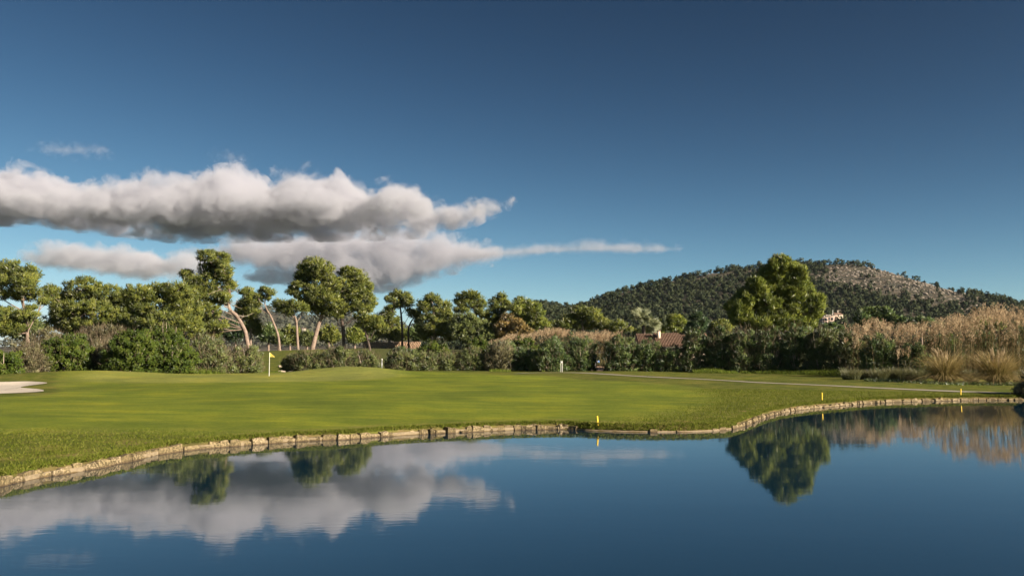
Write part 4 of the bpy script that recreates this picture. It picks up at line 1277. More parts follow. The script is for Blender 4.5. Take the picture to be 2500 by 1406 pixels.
def reed_bed(label, tops, D0, D1, n_, seed, jitter=14):
    rs = np.random.RandomState(seed)
    tops = np.array(tops, float)
    u = rs.uniform(tops[0, 0], tops[-1, 0], n_)
    D = rs.uniform(D0, D1, n_)
    x = (u - 1250) / F * D
    z = ground_z(x, D)
    vt = np.interp(u, tops[:, 0], tops[:, 1]) + (fbm(u * 0.06, D * 0.2, seed, 3, 1.0) + 0.6).clip(0, 2) * jitter * 0.8 + np.abs(rs.normal(size=n_)) * jitter * rs.choice([0.3, 1.0, 2.2], n_, p=[.3, .5, .2])
    Ht = np.maximum((855 - vt) / F * D + CAM_H - z - 0.35, 1.0)
    V, T, mi, r = reed_parts(np.stack([x, D, z], 1), Ht, rs)
    return tag(link('reed_bed', make_mesh('reed_bed', V, T, 3, [M['reed_stem'], M['reed_plume']], mi, {'rnd': ('FACE', r)})), label, kind='stuff')


reed_bed('thick stand of dry brown reeds with feathery plumes on the right', [(2290, 786), (2320, 762), (2360, 762), (2400, 745), (2440, 744), (2480, 748), (2620, 744)], 78, 93, 430, 61, 20)
reed_bed('dry reeds with pinkish plumes behind the shrubs left of the pampas clumps', [(2066, 778), (2100, 774), (2160, 780), (2190, 770), (2240, 778), (2300, 785)], 88, 100, 240, 62, 22)
reed_bed('strip of pink-tan reed plumes above the middle of the hedge', [(1190, 828), (1240, 818), (1290, 806), (1330, 801), (1380, 804), (1430, 810), (1470, 808), (1510, 810)], 122, 130, 460, 63, 7)
rs = np.random.RandomState(64)
stalks = [(2062, 815, 86, 'leftmost lone reed stalk before the olive shrub'), (2070, 828, 85, 'short lone reed stalk next to the leftmost one'), (2112, 800, 84, 'lone tan reed stalk, third from the left, before dark shrubs'),
          (2132, 806, 84, 'lone tan reed stalk, fourth from the left, before dark shrubs'), (2150, 798, 83, 'tall lone reed stalk, fifth from the left'), (2172, 806, 83, 'lone reed stalk, sixth from the left'),
          (2190, 856, 77, 'left one of three low drooping reed plumes above the rushes'), (2204, 852, 78, 'middle one of three low drooping reed plumes above the rushes'), (2216, 850, 77, 'right one of three low drooping reed plumes above the rushes'),
          (2230, 800, 82, 'tall lone reed stalk left of the last one before the pampas'), (2240, 792, 83, 'tallest lone reed stalk, nearest to the left pampas clump'), (2206, 800, 83, 'tall lone reed stalk standing behind the three low plumes')]
for q, (u, vt, D, lb) in enumerate(stalks):
    x = (u - 1250) / F * D
    z = gz(x, D)
    V, T, mi, r = reed_parts(np.array([[0.0, 0.0, 0.0]]), np.array([(855 - vt) / F * D + CAM_H - z - 0.35]), rs, 40, 0.12)
    tag(link('reed_stalk', make_mesh('reed_stalk', V, T, 3, [M['reed_stem'], M['reed_plume']], mi, {'rnd': ('FACE', r)}), loc=(x, D, z)), lb, 'reed', 'single reed stalks left of the pampas clumps')


def pampas(label, u, vbase, vtop, width_px, D, seed, plumes):
    rs = np.random.RandomState(seed)
    x = (u - 1250) / F * D
    z = gz(x, D)
    root = thing('pampas_grass', label, 'grass', (x, D, z), 'pampas grass clumps before the reeds')
    hgt = (855 - vtop) / F * D + CAM_H - z
    N = 2300
    a = rs.rand(N) * 6.283
    rr = rs.rand(N) ** 0.5 * 0.45
    base = np.stack([rr * np.cos(a), rr * np.sin(a), np.zeros(N)], 1)
    az = a + rs.normal(size=N) * 0.5
    ln = 0.05 + 0.62 * rs.rand(N) ** 1.3
    Lg = hgt * (0.65 + 0.55 * rs.rand(N))
    V, T, val = blades(base, az, ln, Lg, 0.12 + 0.50 * rs.rand(N), np.full(N, 0.032), rs, 5)
    low = rs.rand(N) < 0.45
    ln2 = np.where(low, 0.45 + 0.35 * rs.rand(N), ln)
    dr2 = np.where(low, 0.55 + 0.45 * rs.rand(N), 0.12 + 0.40 * rs.rand(N))
    V, T, val = blades(base, az, ln2, np.where(low, Lg * 0.72, Lg), dr2, np.full(N, 0.032), rs, 5)
    V[:, 2] = np.maximum(V[:, 2], 0.03)
    rnd = np.clip(np.repeat(rs.rand(N) * 0.45, 10) + val * 0.55, 0, 1)
    link('leaves', make_mesh('leaves', V, T, 3, [M['pampas']], attrs={'rnd': ('FACE', rnd)}), root)
    # plumes: one mesh shared
    n_p = 110
    t = rs.rand(n_p)
    p = np.stack([rs.normal(size=n_p) * 0.055 * np.sin(t * 3.0 + 0.1), rs.normal(size=n_p) * 0.055 * np.sin(t * 3.0 + 0.1), t * 0.75], 1)
    PV = leaf_tris(p, np.zeros((n_p, 3)), 0.20, 0.045, rs, 1.0, 0.25)
    sv, st, _ = blades(np.array([[0, 0, -1.3]]), np.array([0.0]), np.array([0.0]), np.array([1.5]), np.array([0.0]), np.array([0.022]), rs, 2)
    VV = np.concatenate([PV, sv]); TT = np.concatenate([np.arange(n_p * 3).reshape(-1, 3), st + len(PV)])
    pm = make_mesh('plume', VV, TT, 3, [M['pampas_plume']], attrs={'rnd': ('FACE', rs.rand(len(TT)))})
    for _ in range(plumes):
        o = link('plume', pm, root)
        aa = rs.rand() * 6.283
        ll = rs.uniform(0.1, 0.75)
        hh = hgt * rs.uniform(0.62, 0.95)
        o.location = (math.cos(aa) * ll * 0.9, math.sin(aa) * ll * 0.9, hh - 0.55)
        o.rotation_euler = Vector((math.cos(aa) * ll * 0.7, math.sin(aa) * ll * 0.7, 1)).to_track_quat('Z', 'Y').to_euler()
    return root


pampas('left one of two straw-coloured pampas clumps at the foot of the reeds', 2302, 933, 850, 110, 71, 71, 9)
pampas('right one of two pampas clumps, with more pale upright plumes', 2428, 933, 846, 116, 70, 72, 16)


def rush(label, u, D, vtop, rad, seed):
    rs = np.random.RandomState(seed)
    x = (u - 1250) / F * D
    z = gz(x, D)
    hgt = (855 - vtop) / F * D + CAM_H - z
    N = 700
    a = rs.rand(N) * 6.283
    rr = rs.rand(N) ** 0.5 * rad * 0.55
    base = np.stack([rr * np.cos(a), rr * np.sin(a), np.zeros(N)], 1)
    V, T, val = blades(base, a + rs.normal(size=N) * 0.4, 0.05 + 0.55 * rs.rand(N), hgt * (0.6 + 0.45 * rs.rand(N)), 0.05 + 0.1 * rs.rand(N), np.full(N, 0.024), rs, 3)
    V[:, 2] = np.maximum(V[:, 2], 0.02)
    rnd = np.clip(np.repeat(rs.rand(N) * 0.6, 6) + val * 0.4, 0, 1)
    o = link('rush_clump', make_mesh('rush_clump', V, T, 3, [M['rush']], attrs={'rnd': ('FACE', rnd)}), loc=(x, D, z))
    return tag(o, label, 'grass', 'dark rush clumps before the reeds')


for q, (lb, u, D, vt, rd) in enumerate([('round dark rush clump, leftmost, throwing a shadow on the grass', 2074, 77, 893, 1.2), ('dark rush clump second from the left', 2110, 78, 898, 0.9),
                                        ('rush clump third from the left below the lone reed stalks', 2142, 77, 894, 1.1), ('rush clump fourth from the left, in the dark row', 2172, 77.5, 892, 1.1),
                                        ('rush clump fifth from the left, in the dark row', 2200, 77, 892, 1.2), ('dark rush clump touching the left pampas clump', 2236, 76.5, 893, 1.3),
                                        ('dark rush clump between the two pampas clumps', 2366, 75, 896, 1.1), ('dark rush clump right of the right pampas clump', 2492, 74, 896, 1.3)]):
    rush(lb, u, D, vt, rd, 80 + q)


# --- fan palm -------------------------------------------------------------------
def palm(label, u, v, D, rpx):
    rs = np.random.RandomState(91)
    c = P(u, v, D)
    zb = gz(c[0], D)
    root = thing('fan_palm', label, 'palm', (c[0], D, zb))
    h = c[2] - zb
    pts = np.array([[0, 0, -0.1], [0.05, 0, h * 0.5], [0, 0, h]])
    V, Q = tubes([(catmull(pts, 5), np.linspace(0.34, 0.26, 11))], 9)
    link('trunk', make_mesh('trunk', V, Q, 4, [M['bark_dark']], smooth=True), root)
    R = rpx * D / F
    meshes = []
    for vv in range(3):
        V, T, rn = [], [], []
        pet = R * 0.42
        V += [(-0.03, 0, 0), (0.03, 0, 0), (0.02, pet, 0.02), (-0.02, pet, 0.02)]
        T += [(0, 1, 2), (0, 2, 3)]; rn += [0.4, 0.4]
        nl = 15
        for s in range(nl):
            an = (s / (nl - 1) - 0.5) * math.radians(120)
            Lr = R * 0.62 * (0.75 + 0.25 * math.cos(an)) * rs.uniform(0.9, 1.08)
            dx, dy = math.sin(an), math.cos(an)
            w = 0.065
            b0 = len(V)
            mid_ = (dx * Lr * 0.62, pet + dy * Lr * 0.62, 0.04 * rs.randn())
            tip = (dx * Lr, pet + dy * Lr * 0.97, -0.22 * Lr + 0.05 * rs.randn())
            V += [(0, pet, 0.02), (mid_[0] - dy * w, mid_[1] + dx * w, mid_[2] + 0.03), (mid_[0], mid_[1], mid_[2] - 0.03), (mid_[0] + dy * w, mid_[1] - dx * w, mid_[2] + 0.03), tip]
            T += [(b0, b0 + 2, b0 + 1), (b0, b0 + 3, b0 + 2), (b0 + 1, b0 + 2, b0 + 4), (b0 + 2, b0 + 3, b0 + 4)]
            rn += [rs.rand()] * 4
        meshes.append(make_mesh('frond', np.array(V), np.array(T), 3, [M['palm']], attrs={'rnd': ('FACE', rn)}))
    for k in range(46):
        o = link('frond', meshes[k % 3], root)
        el = math.radians(-28 + 112 * ((k * 0.618) % 1.0))
        az = k * 2.39996
        o.location = (0, 0, h + 0.1)
        o.rotation_euler = (Matrix.Rotation(az, 4, 'Z') @ Matrix.Rotation(el, 4, 'X') @ Matrix.Rotation(rs.uniform(-1.5, 1.5), 4, 'Y')).to_euler()
    return root


palm('silvery green fan palm rising behind the hedge next to the house', 1571, 794, 134, 45)

# ------------------------------------------------------------------ stone edging along the pond
rs = np.random.RandomState(33)
stone_meshes = []
for k in range(14):
    bm = bmesh.new()
    bmesh.ops.create_cube(bm, size=1.0)
    bmesh.ops.subdivide_edges(bm, edges=bm.edges[:], cuts=1, use_grid_fill=True)
    for vv in bm.verts:
        p = vv.co
        s = 1.0 - 0.08 * max(0.0, (abs(p.x) + abs(p.y) + abs(p.z)) - 0.95)
        vv.co = Vector((p.x * s, p.y * s, p.z * s)) + Vector(rs.normal(size=3) * 0.045)
    me = bpy.data.meshes.new('stone')
    bm.to_mesh(me); bm.free()
    me.materials.append(M['edging'])
    stone_meshes.append(me)
edge = thing('stone_edging', 'row of rough pale stones edging the pond bank', 'stone edging', (0, 33, 0))
vis = np.array([tuple(p) for p in catmull(np.array([(-13.6, 18.8)] + [tuple(p) for p in shore_w] + [(39, 58.0)]), 12)])
seg = np.linalg.norm(np.diff(vis, axis=0), axis=1)
arc = np.concatenate([[0], np.cumsum(seg)])
tg = np.gradient(vis, axis=0)
nl_ = unit(np.stack([-tg[:, 1], tg[:, 0]], 1))
eu = 1250 + vis[:, 0] / vis[:, 1] * F
hb = np.where((eu > 1400) & (eu < 1800), 0.05, np.where(eu > 1800, 0.08, 0.11))
rows = [np.column_stack([vis - nl_ * 0.02, np.full(len(vis), -0.2)]), np.column_stack([vis - nl_ * 0.01, hb]), np.column_stack([vis + nl_ * 0.25, hb + 0.01])]
V = np.stack(rows, 1).reshape(-1, 3) - np.array([0, 33, 0])
i_, k_ = np.meshgrid(np.arange(len(vis) - 1), np.arange(2), indexing='ij')
Q = np.stack([i_ * 3 + k_, (i_ + 1) * 3 + k_, (i_ + 1) * 3 + k_ + 1, i_ * 3 + k_ + 1], -1).reshape(-1, 4)
link('mortar_bed', make_mesh('mortar_bed', V, Q, 4, [M['mortar']]), edge)
t = 1.2
n_st = 0
while t < arc[-1] - 1.0 and n_st < 290:
    w = rs.uniform(0.16, 0.60)
    x = np.interp(t + w / 2, arc, vis[:, 0]); y = np.interp(t + w / 2, arc, vis[:, 1])
    x2 = np.interp(t + w / 2 + 0.2, arc, vis[:, 0]); y2 = np.interp(t + w / 2 + 0.2, arc, vis[:, 1])
    u = 1250 + x / y * F
    earthy = 1405 < u < 1800
    if earthy and rs.rand() < 0.55:
        t += w
        continue
    ht = (0.09 + 0.12 * rs.rand() ** 0.7) * (0.55 if earthy else (0.72 if u > 1800 else 0.95))
    dx, dy = (x2 - x), (y2 - y)
    ln = math.hypot(dx, dy)
    nx_, ny_ = -dy / ln, dx / ln          # towards land
    o = link('stone', stone_meshes[rs.randint(14)], edge)
    dp = rs.uniform(0.30, 0.44)
    inn = 0.11 + rs.uniform(-0.05, 0.07)
    o.location = (x + nx_ * inn, y + ny_ * inn - 33, ht - 0.22)
    o.rotation_euler = (rs.normal() * 0.10 - 0.14, rs.normal() * 0.09, math.atan2(dy, dx) + rs.normal() * 0.12)
    o.scale = (w * 1.0, dp, 0.44)
    n_st += 1
    t += w * 0.99

# ------------------------------------------------------------------ grass blades (uncountable)
def grass(name, x, y, hgt, wid, mat, seed, label, lean=0.5, zoff=0.0):
    rs = np.random.RandomState(seed)
    z = ground_z(x, y) + zoff
    N = len(x)
    base = np.stack([x, y, z - 0.005], 1)
    ax = unit(np.stack([rs.normal(size=N) * lean, rs.normal(size=N) * lean, np.ones(N)], 1))
    sd = unit(np.cross(ax, rs.normal(size=(N, 3))))
    L_ = (hgt * (0.5 + rs.rand(N)))[:, None]
    V = np.stack([base - sd * wid * 0.5, base + sd * wid * 0.5, base + ax * L_], 1).reshape(-1, 3)
    nv = unit(np.array([0, 0, 1.0]) + rs.normal(size=(N, 3)) * 0.25)
    me = make_mesh(name, V, np.arange(N * 3), 3, [M[mat]], attrs={'rnd': ('FACE', rs.rand(N)), 'nrm': ('FACE', nv)})
    return tag(link(name, me), label, kind='stuff')


rs = np.random.RandomState(51)
# near rough between bank and fairway
n_g = 420000
x = rs.uniform(-19, 36, n_g); y = rs.uniform(17, 60, n_g)
s_ = sdf(x, y, SHORE)
f_ = sdf(x, y, FAIR)
uu = 1250 + x / y * F
k = (s_ > 0.12) & (s_ < 12) & (rs.rand(n_g) < np.clip(1.0 + f_ / 3.5, 0, 1) ** 1.5) & (uu > -60) & (uu < 2560)
x, y, s_ = x[k], y[k], s_[k]
f_ = f_[k]
grass('rough_grass', x, y, (0.055 + 0.02 * rs.rand(len(x))) * np.clip(1.0 + f_ / 3.0, 0.3, 1), 0.028, 'grass_blade', 52, 'short rough grass on the bank between fairway and stone edging', 0.6)
# fringe hanging over the stones
t = rs.uniform(0, arc[-1], 36000)
bx_ = np.interp(t, arc, vis[:, 0]); by_ = np.interp(t, arc, vis[:, 1])
tx = np.interp(t + 0.2, arc, vis[:, 0]) - np.interp(t - 0.2, arc, vis[:, 0]); ty = np.interp(t + 0.2, arc, vis[:, 1]) - np.interp(t - 0.2, arc, vis[:, 1])
ln = np.hypot(tx, ty) + 1e-6
eu = 1250 + bx_ / by_ * F
off = np.where((eu > 1400) & (eu < 1800), 0.02, 0.12) + np.abs(rs.normal(size=len(t))) * 0.15
grass('bank_grass_fringe', bx_ - ty / ln * off, by_ + tx / ln * off, np.full(len(t), 0.085), 0.03, 'grass_blade', 53, 'tufts of grass growing over the top of the stone edging', 0.8, 0.03)
# tall grass at the foot of the hedge
n_g = 16000
u = np.concatenate([rs.uniform(1690, 2060, 9000), rs.uniform(480, 930, 5000), rs.uniform(1180, 1330, 2000)])
yy = np.interp(u, [400, 700, 930, 1200, 1700, 1900, 2060], [93.5, 99, 102, 107, 101, 97, 91]) + rs.normal(size=len(u)) * 0.7
xx = (u - 1250) / F * yy
pat = fbm(xx, yy * 0 + 1, 77, 4, 0.6)
k = pat > -0.25
grass('tall_grass', xx[k], yy[k], 0.26 + 0.30 * np.clip(pat[k], 0, 1), 0.04, 'tall_grass', 54, 'fresh tall grass along the foot of the hedge', 0.35)
# ground cover beside the rushes
u = rs.uniform(2110, 2500, 4200)
yy = np.interp(u, [2110, 2300, 2500], [74.5, 69.5, 69]) + rs.normal(size=len(u)) * 0.55
xx = (u - 1250) / F * yy
grass('ground_cover', xx, yy, np.full(len(u), 0.22), 0.10, 'bush_dark', 55, 'low leafy ground cover before the rushes and pampas', 0.9)

# ------------------------------------------------------------------ golf things
# flagstick
fp = ground_hit(657, 917.5)
root = thing('golf_flag', 'yellow golf flag on a pale flagstick on the green', 'flag', (fp[0], fp[1], gz(fp[0], fp[1])))
Hf = 57 / F * fp[1]
V, Q = tubes([(np.array([[0, 0, -0.05], [0, 0, Hf * 0.5], [0, 0, Hf]]), np.array([0.028, 0.024, 0.02]))], 8)
link('flagstick', make_mesh('flagstick', V, Q, 4, [M['white']], smooth=True), root)
fv, ft = [], []
nu, nv_ = 9, 6
for i in range(nu):
    for j in range(nv_):
        s, q = i / (nu - 1), j / (nv_ - 1)
        hgt0 = Hf * 0.19
        top_ = Hf * 0.995 - s * hgt0 * 0.80
        bot_ = Hf * 0.995 - hgt0 * (1.0 - 0.06 * s)
        fv.append((0.02 + s * Hf * 0.215, 0.05 * math.sin(s * 6.0 + q) * s, top_ * (1 - q) + bot_ * q - 0.04 * s * s))
for i in range(nu - 1):
    for j in range(nv_ - 1):
        a = i * nv_ + j
        ft.append((a, a + 1, a + nv_ + 1, a + nv_))
link('flag', make_mesh('flag', np.array(fv), np.array(ft), 4, [M['flag']], smooth=True), root)
V, Q = tubes([(np.array([[0, 0, 0.004], [0, 0, 0.012]]), np.array([0.07, 0.07]))], 12)
link('cup_rim', make_mesh('cup_rim', V, Q, 4, [M['white']]), root)

# yellow stakes
for lb, u, vb, vt, tilt in (('yellow stake leaning a little on the near bank, middle of the shoreline', 1459.5, 1035, 1015, -0.09), ('yellow stake above the curved pale stones of the inlet', 2007, 978, 958.5, 0.0),
                            ('yellow stake farthest right, near the end of the far bank', 2345.5, 966, 949, 0.02)):
    p = ground_hit(u, vb)
    hh = (vb - vt) / F * p[1]
    bm = bmesh.new()
    bmesh.ops.create_cube(bm, size=1.0)
    for vv in bm.verts:
        vv.co = Vector((vv.co.x * 0.062, vv.co.y * 0.062, (vv.co.z + 0.5) * (hh + 0.1) - 0.1))
    bmesh.ops.bevel(bm, geom=bm.edges[:], offset=0.008, segments=2, affect='EDGES')
    me = bpy.data.meshes.new('yellow_stake'); bm.to_mesh(me); bm.free(); me.materials.append(M['yellow'])
    o = tag(link('yellow_stake', me, loc=(p[0], p[1], gz(p[0], p[1]))), lb, 'stake', 'yellow hazard stakes along the pond')
    o.rotation_euler = (0.03, tilt, 0.3)

# white twin post with two crossbars
p = ground_hit(1371, 908)
root = thing('twin_post', 'pair of white posts joined by crossbars before the dark hedge', 'post', (p[0], p[1], gz(p[0], p[1])))
hh = 27.5 / F * p[1]
for s in (-1, 1):
    V, Q = tubes([(np.array([[s * 0.085, 0, -0.1], [s * 0.085, 0, hh * 0.5], [s * 0.085, 0, hh]]), np.array([0.027, 0.027, 0.027]))], 8)
    link('post', make_mesh('post', V, Q, 4, [M['white']], smooth=True), root)
link('crossbar', boxes_mesh('crossbar', [(-0.08, 0.08, -0.02, 0.02, hh * 0.78, hh * 0.93)], M['white']), root)

# blue sign on a post in the hedge gap
p = G(1453, 893, 0.75)
p = np.array([(1453 - 1250) / F * 112, 112, gz(10.5, 112)])
root = thing('blue_sign', 'small blue and white sign on a thin pale post in the hedge gap', 'sign', p)
V, Q = tubes([(np.array([[0, 0, -0.1], [0, 0, 0.6], [0, 0, 1.35]]), np.array([0.035, 0.035, 0.035]))], 8)
link('post', make_mesh('post', V, Q, 4, [M['steel']], smooth=True), root)
link('panel', boxes_mesh('panel', [(0.04, 0.50, -0.02, 0.02, 1.02, 1.30)], M['blue']), root)
link('panel_stripe', boxes_mesh('panel_stripe', [(0.12, 0.32, -0.026, -0.021, 1.09, 1.22)], M['white']), root)

# small white post left of the hedge
D = 103
p = np.array([(933.5 - 1250) / F * D, D, 0]); p[2] = gz(p[0], D)
root = thing('small_sign', 'small white sign on a short dark post at the end of the twiggy shrubs', 'sign', p)
zt = (855 - 876) / F * D + CAM_H - p[2]
link('post', boxes_mesh('post', [(-0.035, 0.035, -0.035, 0.035, -0.1, zt - 0.02)], M['steel']), root)
link('panel', boxes_mesh('panel', [(-0.075, 0.075, -0.05, -0.037, zt - 0.13, zt + 0.02)], M['white']), root)


# rocks in the gap behind the flag
def rock(label, u, v, D, sx, sy, sz, seed):
    rs = np.random.RandomState(seed)
    x = (u - 1250) / F * D
    bm = bmesh.new(); bmesh.ops.create_icosphere(bm, subdivisions=2, radius=1.0)
    for vv in bm.verts:
        vv.co = Vector((vv.co.x * sx, vv.co.y * sy, vv.co.z * sz)) * (0.85 + 0.3 * rs.rand())
    me = bpy.data.meshes.new('rock'); bm.to_mesh(me); bm.free(); me.materials.append(M['rock'])
    return tag(link('rock', me, loc=(x, D, gz(x, D) + sz * 0.3)), label, 'rock', 'pale rocks behind the flag')


rock('pale flat boulder in the grass gap right of the flag', 685, 887, 118, 0.26, 0.25, 0.2, 1)
rock('low pale rock at the edge of the green right of the flag', 690, 905, 103, 0.5, 0.3, 0.16, 2)
rock('second low pale rock nearer the twiggy shrub', 712, 905, 103.5, 0.4, 0.3, 0.14, 3)

# ------------------------------------------------------------------ dry stone wall
rs = np.random.RandomState(21)
wd = 191.0
wx0, wx1 = (888 - 1250) / F * wd, (1024 - 1250) / F * wd
zt = (855 - 834.5) / F * wd + CAM_H
zg = min(gz(wx0, wd), gz(wx1, wd)) - 0.3
root = thing('stone_wall', 'low pinkish dry stone wall behind the slim pines', 'wall', ((wx0 + wx1) / 2, wd, zg))
cx_ = (wx0 + wx1) / 2
link('core', boxes_mesh('core', [(wx0 - cx_, wx1 - cx_, 0.12, 0.5, 0, zt - zg - 0.05)], M['wallstone']), root)
bxs = []
z = 0.0
while z < zt - zg - 0.05:
    hh = rs.uniform(0.2, 0.3)
    x = wx0 - cx_ - rs.rand() * 0.2
    while x < wx1 - cx_:
        w = rs.uniform(0.25, 0.6)
        bxs.append((x, x + w - 0.03, rs.uniform(-0.04, 0.04), 0.3, z, min(z + hh - 0.025, zt - zg + rs.uniform(-0.05, 0.05))))
        x += w
    z += hh
so = link('wall_stones', boxes_mesh('wall_stones', bxs, M['wallstone']), root)
so['kind'] = 'stuff'


# ------------------------------------------------------------------ tiled house behind the hedge
def tiled_roof(name, x0, x1, y_e, y_r, z_e, z_r, parent, tile=0.22):
    """one slope of curved tiles running from eave (y_e, z_e) up to ridge (y_r, z_r)"""
    paths = []
    n_ = int((x1 - x0) / tile)
    slope = np.array([0, y_r - y_e, z_r - z_e])
    Ls = np.linalg.norm(slope)
    rows = max(2, int(Ls / 0.4))
    for i in range(n_):
        xx = x0 + (i + 0.5) * tile
        for r in range(rows):
            a = np.array([xx, y_e, z_e]) + slope * (r / rows)
            b_ = np.array([xx, y_e, z_e]) + slope * ((r + 1.12) / rows)
            a[2] += 0.035; b_[2] += 0.0
            paths.append((np.array([a, b_]), np.array([0.105, 0.085])))
    V, Q = tubes(paths, 6)
    o = link(name, make_mesh(name, V, Q, 4, [M['rooftile']]), parent)
    o['kind'] = 'stuff'
    return o


hd = 124.0
hx0 = (1603 - 1250) / F * hd
ze = (855 - 847) / F * hd + CAM_H
zr = (855 - 814) / F * (hd + 3.2) + CAM_H
hz = gz(hx0 + 3, hd)
root = thing('tiled_house', 'low house with sunlit terracotta tiled roof half hidden by the hedge', 'house', (hx0, hd, hz))
link('wall', boxes_mesh('wall', [(0.3, 7.2, 0.35, 6.0, -0.3, ze - hz - 0.05)], M['plaster']), root)
link('fascia', boxes_mesh('fascia', [(0.0, 7.6, -0.06, 0.02, ze - hz - 0.14, ze - hz - 0.02)], M['plaster_white']), root)
g_ = bpy.data.meshes.new('roof_deck')
zz0, zz1 = ze - hz - 0.05, zr - hz - 0.05
g_.from_pydata([(0, 0, zz0), (7.6, 0, zz0), (7.6, 3.2, zz1), (0, 3.2, zz1), (0, 6.4, zz0), (7.6, 6.4, zz0)], [], [(0, 1, 2, 3), (3, 2, 5, 4), (0, 3, 4), (1, 5, 2)])
g_.materials.append(M['rooftile'])
roof = link('roof', g_, root)
tiled_roof('roof_tiles', 0.0, 7.6, 0.0, 3.2, ze - hz, zr - hz, roof)
xl = (1556 - 1250) / F * (hd + 2) - hx0
zr2 = (855 - 815.5) / F * (hd + 4) + CAM_H - hz
g_ = bpy.data.meshes.new('side_roof_deck')
g_.from_pydata([(xl, 1.6, zr2 - 1.2), (-0.02, 1.6, zr2 - 1.2), (-0.02, 4, zr2 - 0.05), (xl, 4, zr2 - 0.05), (-0.02, 6, zr2 - 1.1), (xl, 6, zr2 - 1.1)], [], [(0, 1, 2, 3), (3, 2, 4, 5), (0, 3, 5)])
g_.materials.append(M['rooftile'])
roof2 = link('side_roof', g_, root)
tiled_roof('roof_tiles', xl, -0.05, 1.6, 4.0, zr2 - 1.15, zr2, roof2)
link('side_wall', boxes_mesh('side_wall', [(xl + 0.2, 0.28, 1.9, 5.7, -0.3, zr2 - 1.2)], M['plaster']), root)
chx = (1608 - 1250) / F * (hd + 2) - hx0
zc = (855 - 808) / F * (hd + 2) + CAM_H - hz
ch = link('chimney', boxes_mesh('chimney', [(chx - 0.22, chx + 0.22, 1.9, 2.4, zr - hz - 1.2, zc)], M['plaster']), root)
link('chimney_cap', boxes_mesh('chimney_cap', [(chx - 0.29, chx + 0.29, 1.83, 2.47, zc + 0.002, zc + 0.09)], M['rooftile']), ch)

# ------------------------------------------------------------------ villas at the hill foot
vd = 690.0
kk = vd / F
def vx(u): return (u - 1250) * kk
def vz(v): return (855 - v) * kk + CAM_H
vb_z = float(hill_z(np.array([vx(2040)]), np.array([vd]))[0])


def villa(label, u0, u1, vroof, vbase, dy, roofmat, wallmat, wins, pitched=None, chimneys=()):
    x0, x1 = vx(u0), vx(u1)
    zb, zt_ = vz(vbase), vz(vroof)
    gzv = float(hill_z(np.array([(x0 + x1) / 2]), np.array([vd + dy + 6]))[0])
    base = np.array([(x0 + x1) / 2, vd + dy, min(gzv, zb) - 2])
    r = thing('villa', label, 'house', base, 'villas at the foot of the hill')
    w2 = (x1 - x0) / 2
    H0 = zt_ - base[2]
    link('wall', boxes_mesh('wall', [(-w2, w2, 0, 9, 0, H0)], wallmat), r)
    if pitched:
        g2 = bpy.data.meshes.new('roof')
        hp = pitched
        g2.from_pydata([(-w2 - 0.4, -0.5, H0 + 0.02), (w2 + 0.4, -0.5, H0 + 0.02), (w2 - 0.8, 4.5, H0 + hp), (-w2 + 0.8, 4.5, H0 + hp), (w2 + 0.4, 9.5, H0 + 0.02), (-w2 - 0.4, 9.5, H0 + 0.02)], [],
                       [(0, 1, 2, 3), (3, 2, 4, 5), (1, 4, 2), (0, 3, 5), (0, 5, 4, 1)])
        g2.materials.append(roofmat)
        rf = link('roof', g2, r)
    else:
        rf = link('roof', boxes_mesh('roof', [(-w2 - 0.15, w2 + 0.15, -0.4, 9.2, H0 + 0.02, H0 + 0.3)], roofmat), r)
    for (cu) in chimneys:
        link('chimney', boxes_mesh('chimney', [(vx(cu) - base[0] - 0.4, vx(cu) - base[0] + 0.4, 3, 3.8, H0 + 0.31 if not pitched else H0 + 0.4, H0 + 1.6 + (pitched or 0))], M['plaster_white']), rf)
    for (wu0, wu1, wv0, wv1) in wins:
        a, b2 = vx(wu0) - base[0], vx(wu1) - base[0]
        wo = link('window', boxes_mesh('window', [(a, b2, -0.06, 0.02, vz(wv1) - base[2], vz(wv0) - base[2])], M['glass']), r)
        link('sill', boxes_mesh('sill', [(a - 0.15, b2 + 0.15, -0.3, -0.065, vz(wv1) - base[2] - 0.25, vz(wv1) - base[2] - 0.02)], M['plaster_white']), wo)
    return r


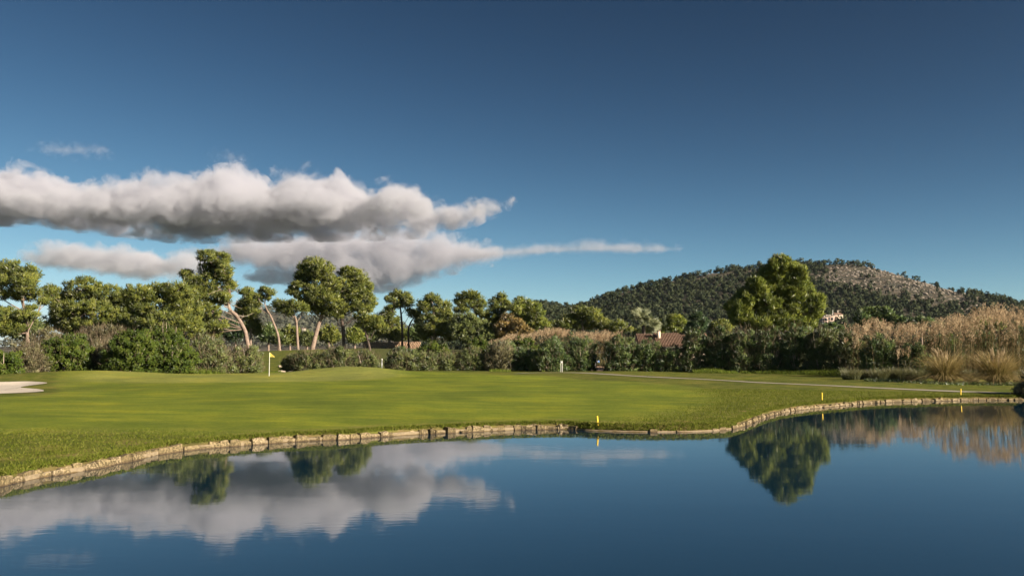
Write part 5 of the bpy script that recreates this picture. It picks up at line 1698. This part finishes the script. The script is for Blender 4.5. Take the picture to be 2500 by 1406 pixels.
M['plaster_pink'] = plain('plaster_pink', (0.42, 0.30, 0.235), 0.9, 0.1, 0.5)
villa('lowest left villa wing with dark verandas, half behind the pine', 2003, 2022, 775, 793, 0, M['plaster_white'], M['plaster_pink'], [(2004, 2011, 777, 783), (2013, 2020, 777, 783), (2004, 2011, 786, 791), (2013, 2020, 786, 791)], chimneys=(2016,))
villa('middle villa wing with chimneys stepping up the slope', 2022.4, 2040, 772.5, 792, 3, M['plaster_white'], M['plaster_pink'], [(2024, 2030, 775, 781), (2032, 2038, 775, 781), (2024, 2038, 785, 790)], chimneys=(2024, 2028, 2033))
villa('pink villa wing left of the tiled tower', 2038, 2052, 769, 790, 8, M['plaster_white'], M['plaster_pink'], [(2040, 2047, 776, 781), (2048, 2051, 776, 783)], chimneys=(2045,))
villa('tallest villa with red hipped tile roof beside the thin mast', 2051, 2071, 767, 792, 11, M['rooftile'], M['plaster'], [(2059, 2061, 768, 772), (2066, 2070, 770, 775), (2055, 2058, 776, 783)], pitched=2.0, chimneys=(2062,))
mp_ = np.array([vx(2049.5), vd + 14, vz(790)])
V, Q = tubes([(np.array([[0, 0, -3], [0, 0, 5], [0, 0, vz(755) - vz(790)]]), np.array([0.35, 0.28, 0.2]))], 7)
tag(link('mast', make_mesh('mast', V, Q, 4, [M['white']], smooth=True), loc=mp_), 'thin white mast rising beside the red-roofed villa', 'mast')
# white house on the far mountain slope
D = 1780.0
fx = (741 - 1250) / F * D
fz = (855 - 806) / F * D + CAM_H
root = thing('far_house', 'tiny white house on the slope of the far mountain', 'house', (fx, D, fz - 8))
link('wall', boxes_mesh('wall', [(-4, 4, 0, 8, 0, 11)], M['plaster_white']), root)
g2 = bpy.data.meshes.new('roof')
g2.from_pydata([(-4.5, -0.5, 11.02), (4.5, -0.5, 11.02), (4.5, 4, 12.6), (-4.5, 4, 12.6), (4.5, 8.5, 11.02), (-4.5, 8.5, 11.02)], [], [(0, 1, 2, 3), (3, 2, 4, 5), (1, 4, 2), (0, 3, 5)])
g2.materials.append(M['rooftile'])
link('roof', g2, root)

# ------------------------------------------------------------------ thin haze in the air
if HAZE > 0:
    hm, n, l, out = new_mat('haze_air')
    vo = n.new('ShaderNodeVolumePrincipled')
    vo.inputs['Color'].default_value = (0.74, 0.87, 1.0, 1)
    vo.inputs['Density'].default_value = HAZE
    vo.inputs['Anisotropy'].default_value = 0.55
    l.new(vo.outputs[0], out.inputs['Volume'])
    o = link('haze', boxes_mesh('haze', [(-7000, 7000, -5000, 8000, -3, 190)], hm))
    tag(o, 'thin bluish haze in the air between camera and hills', kind='stuff')
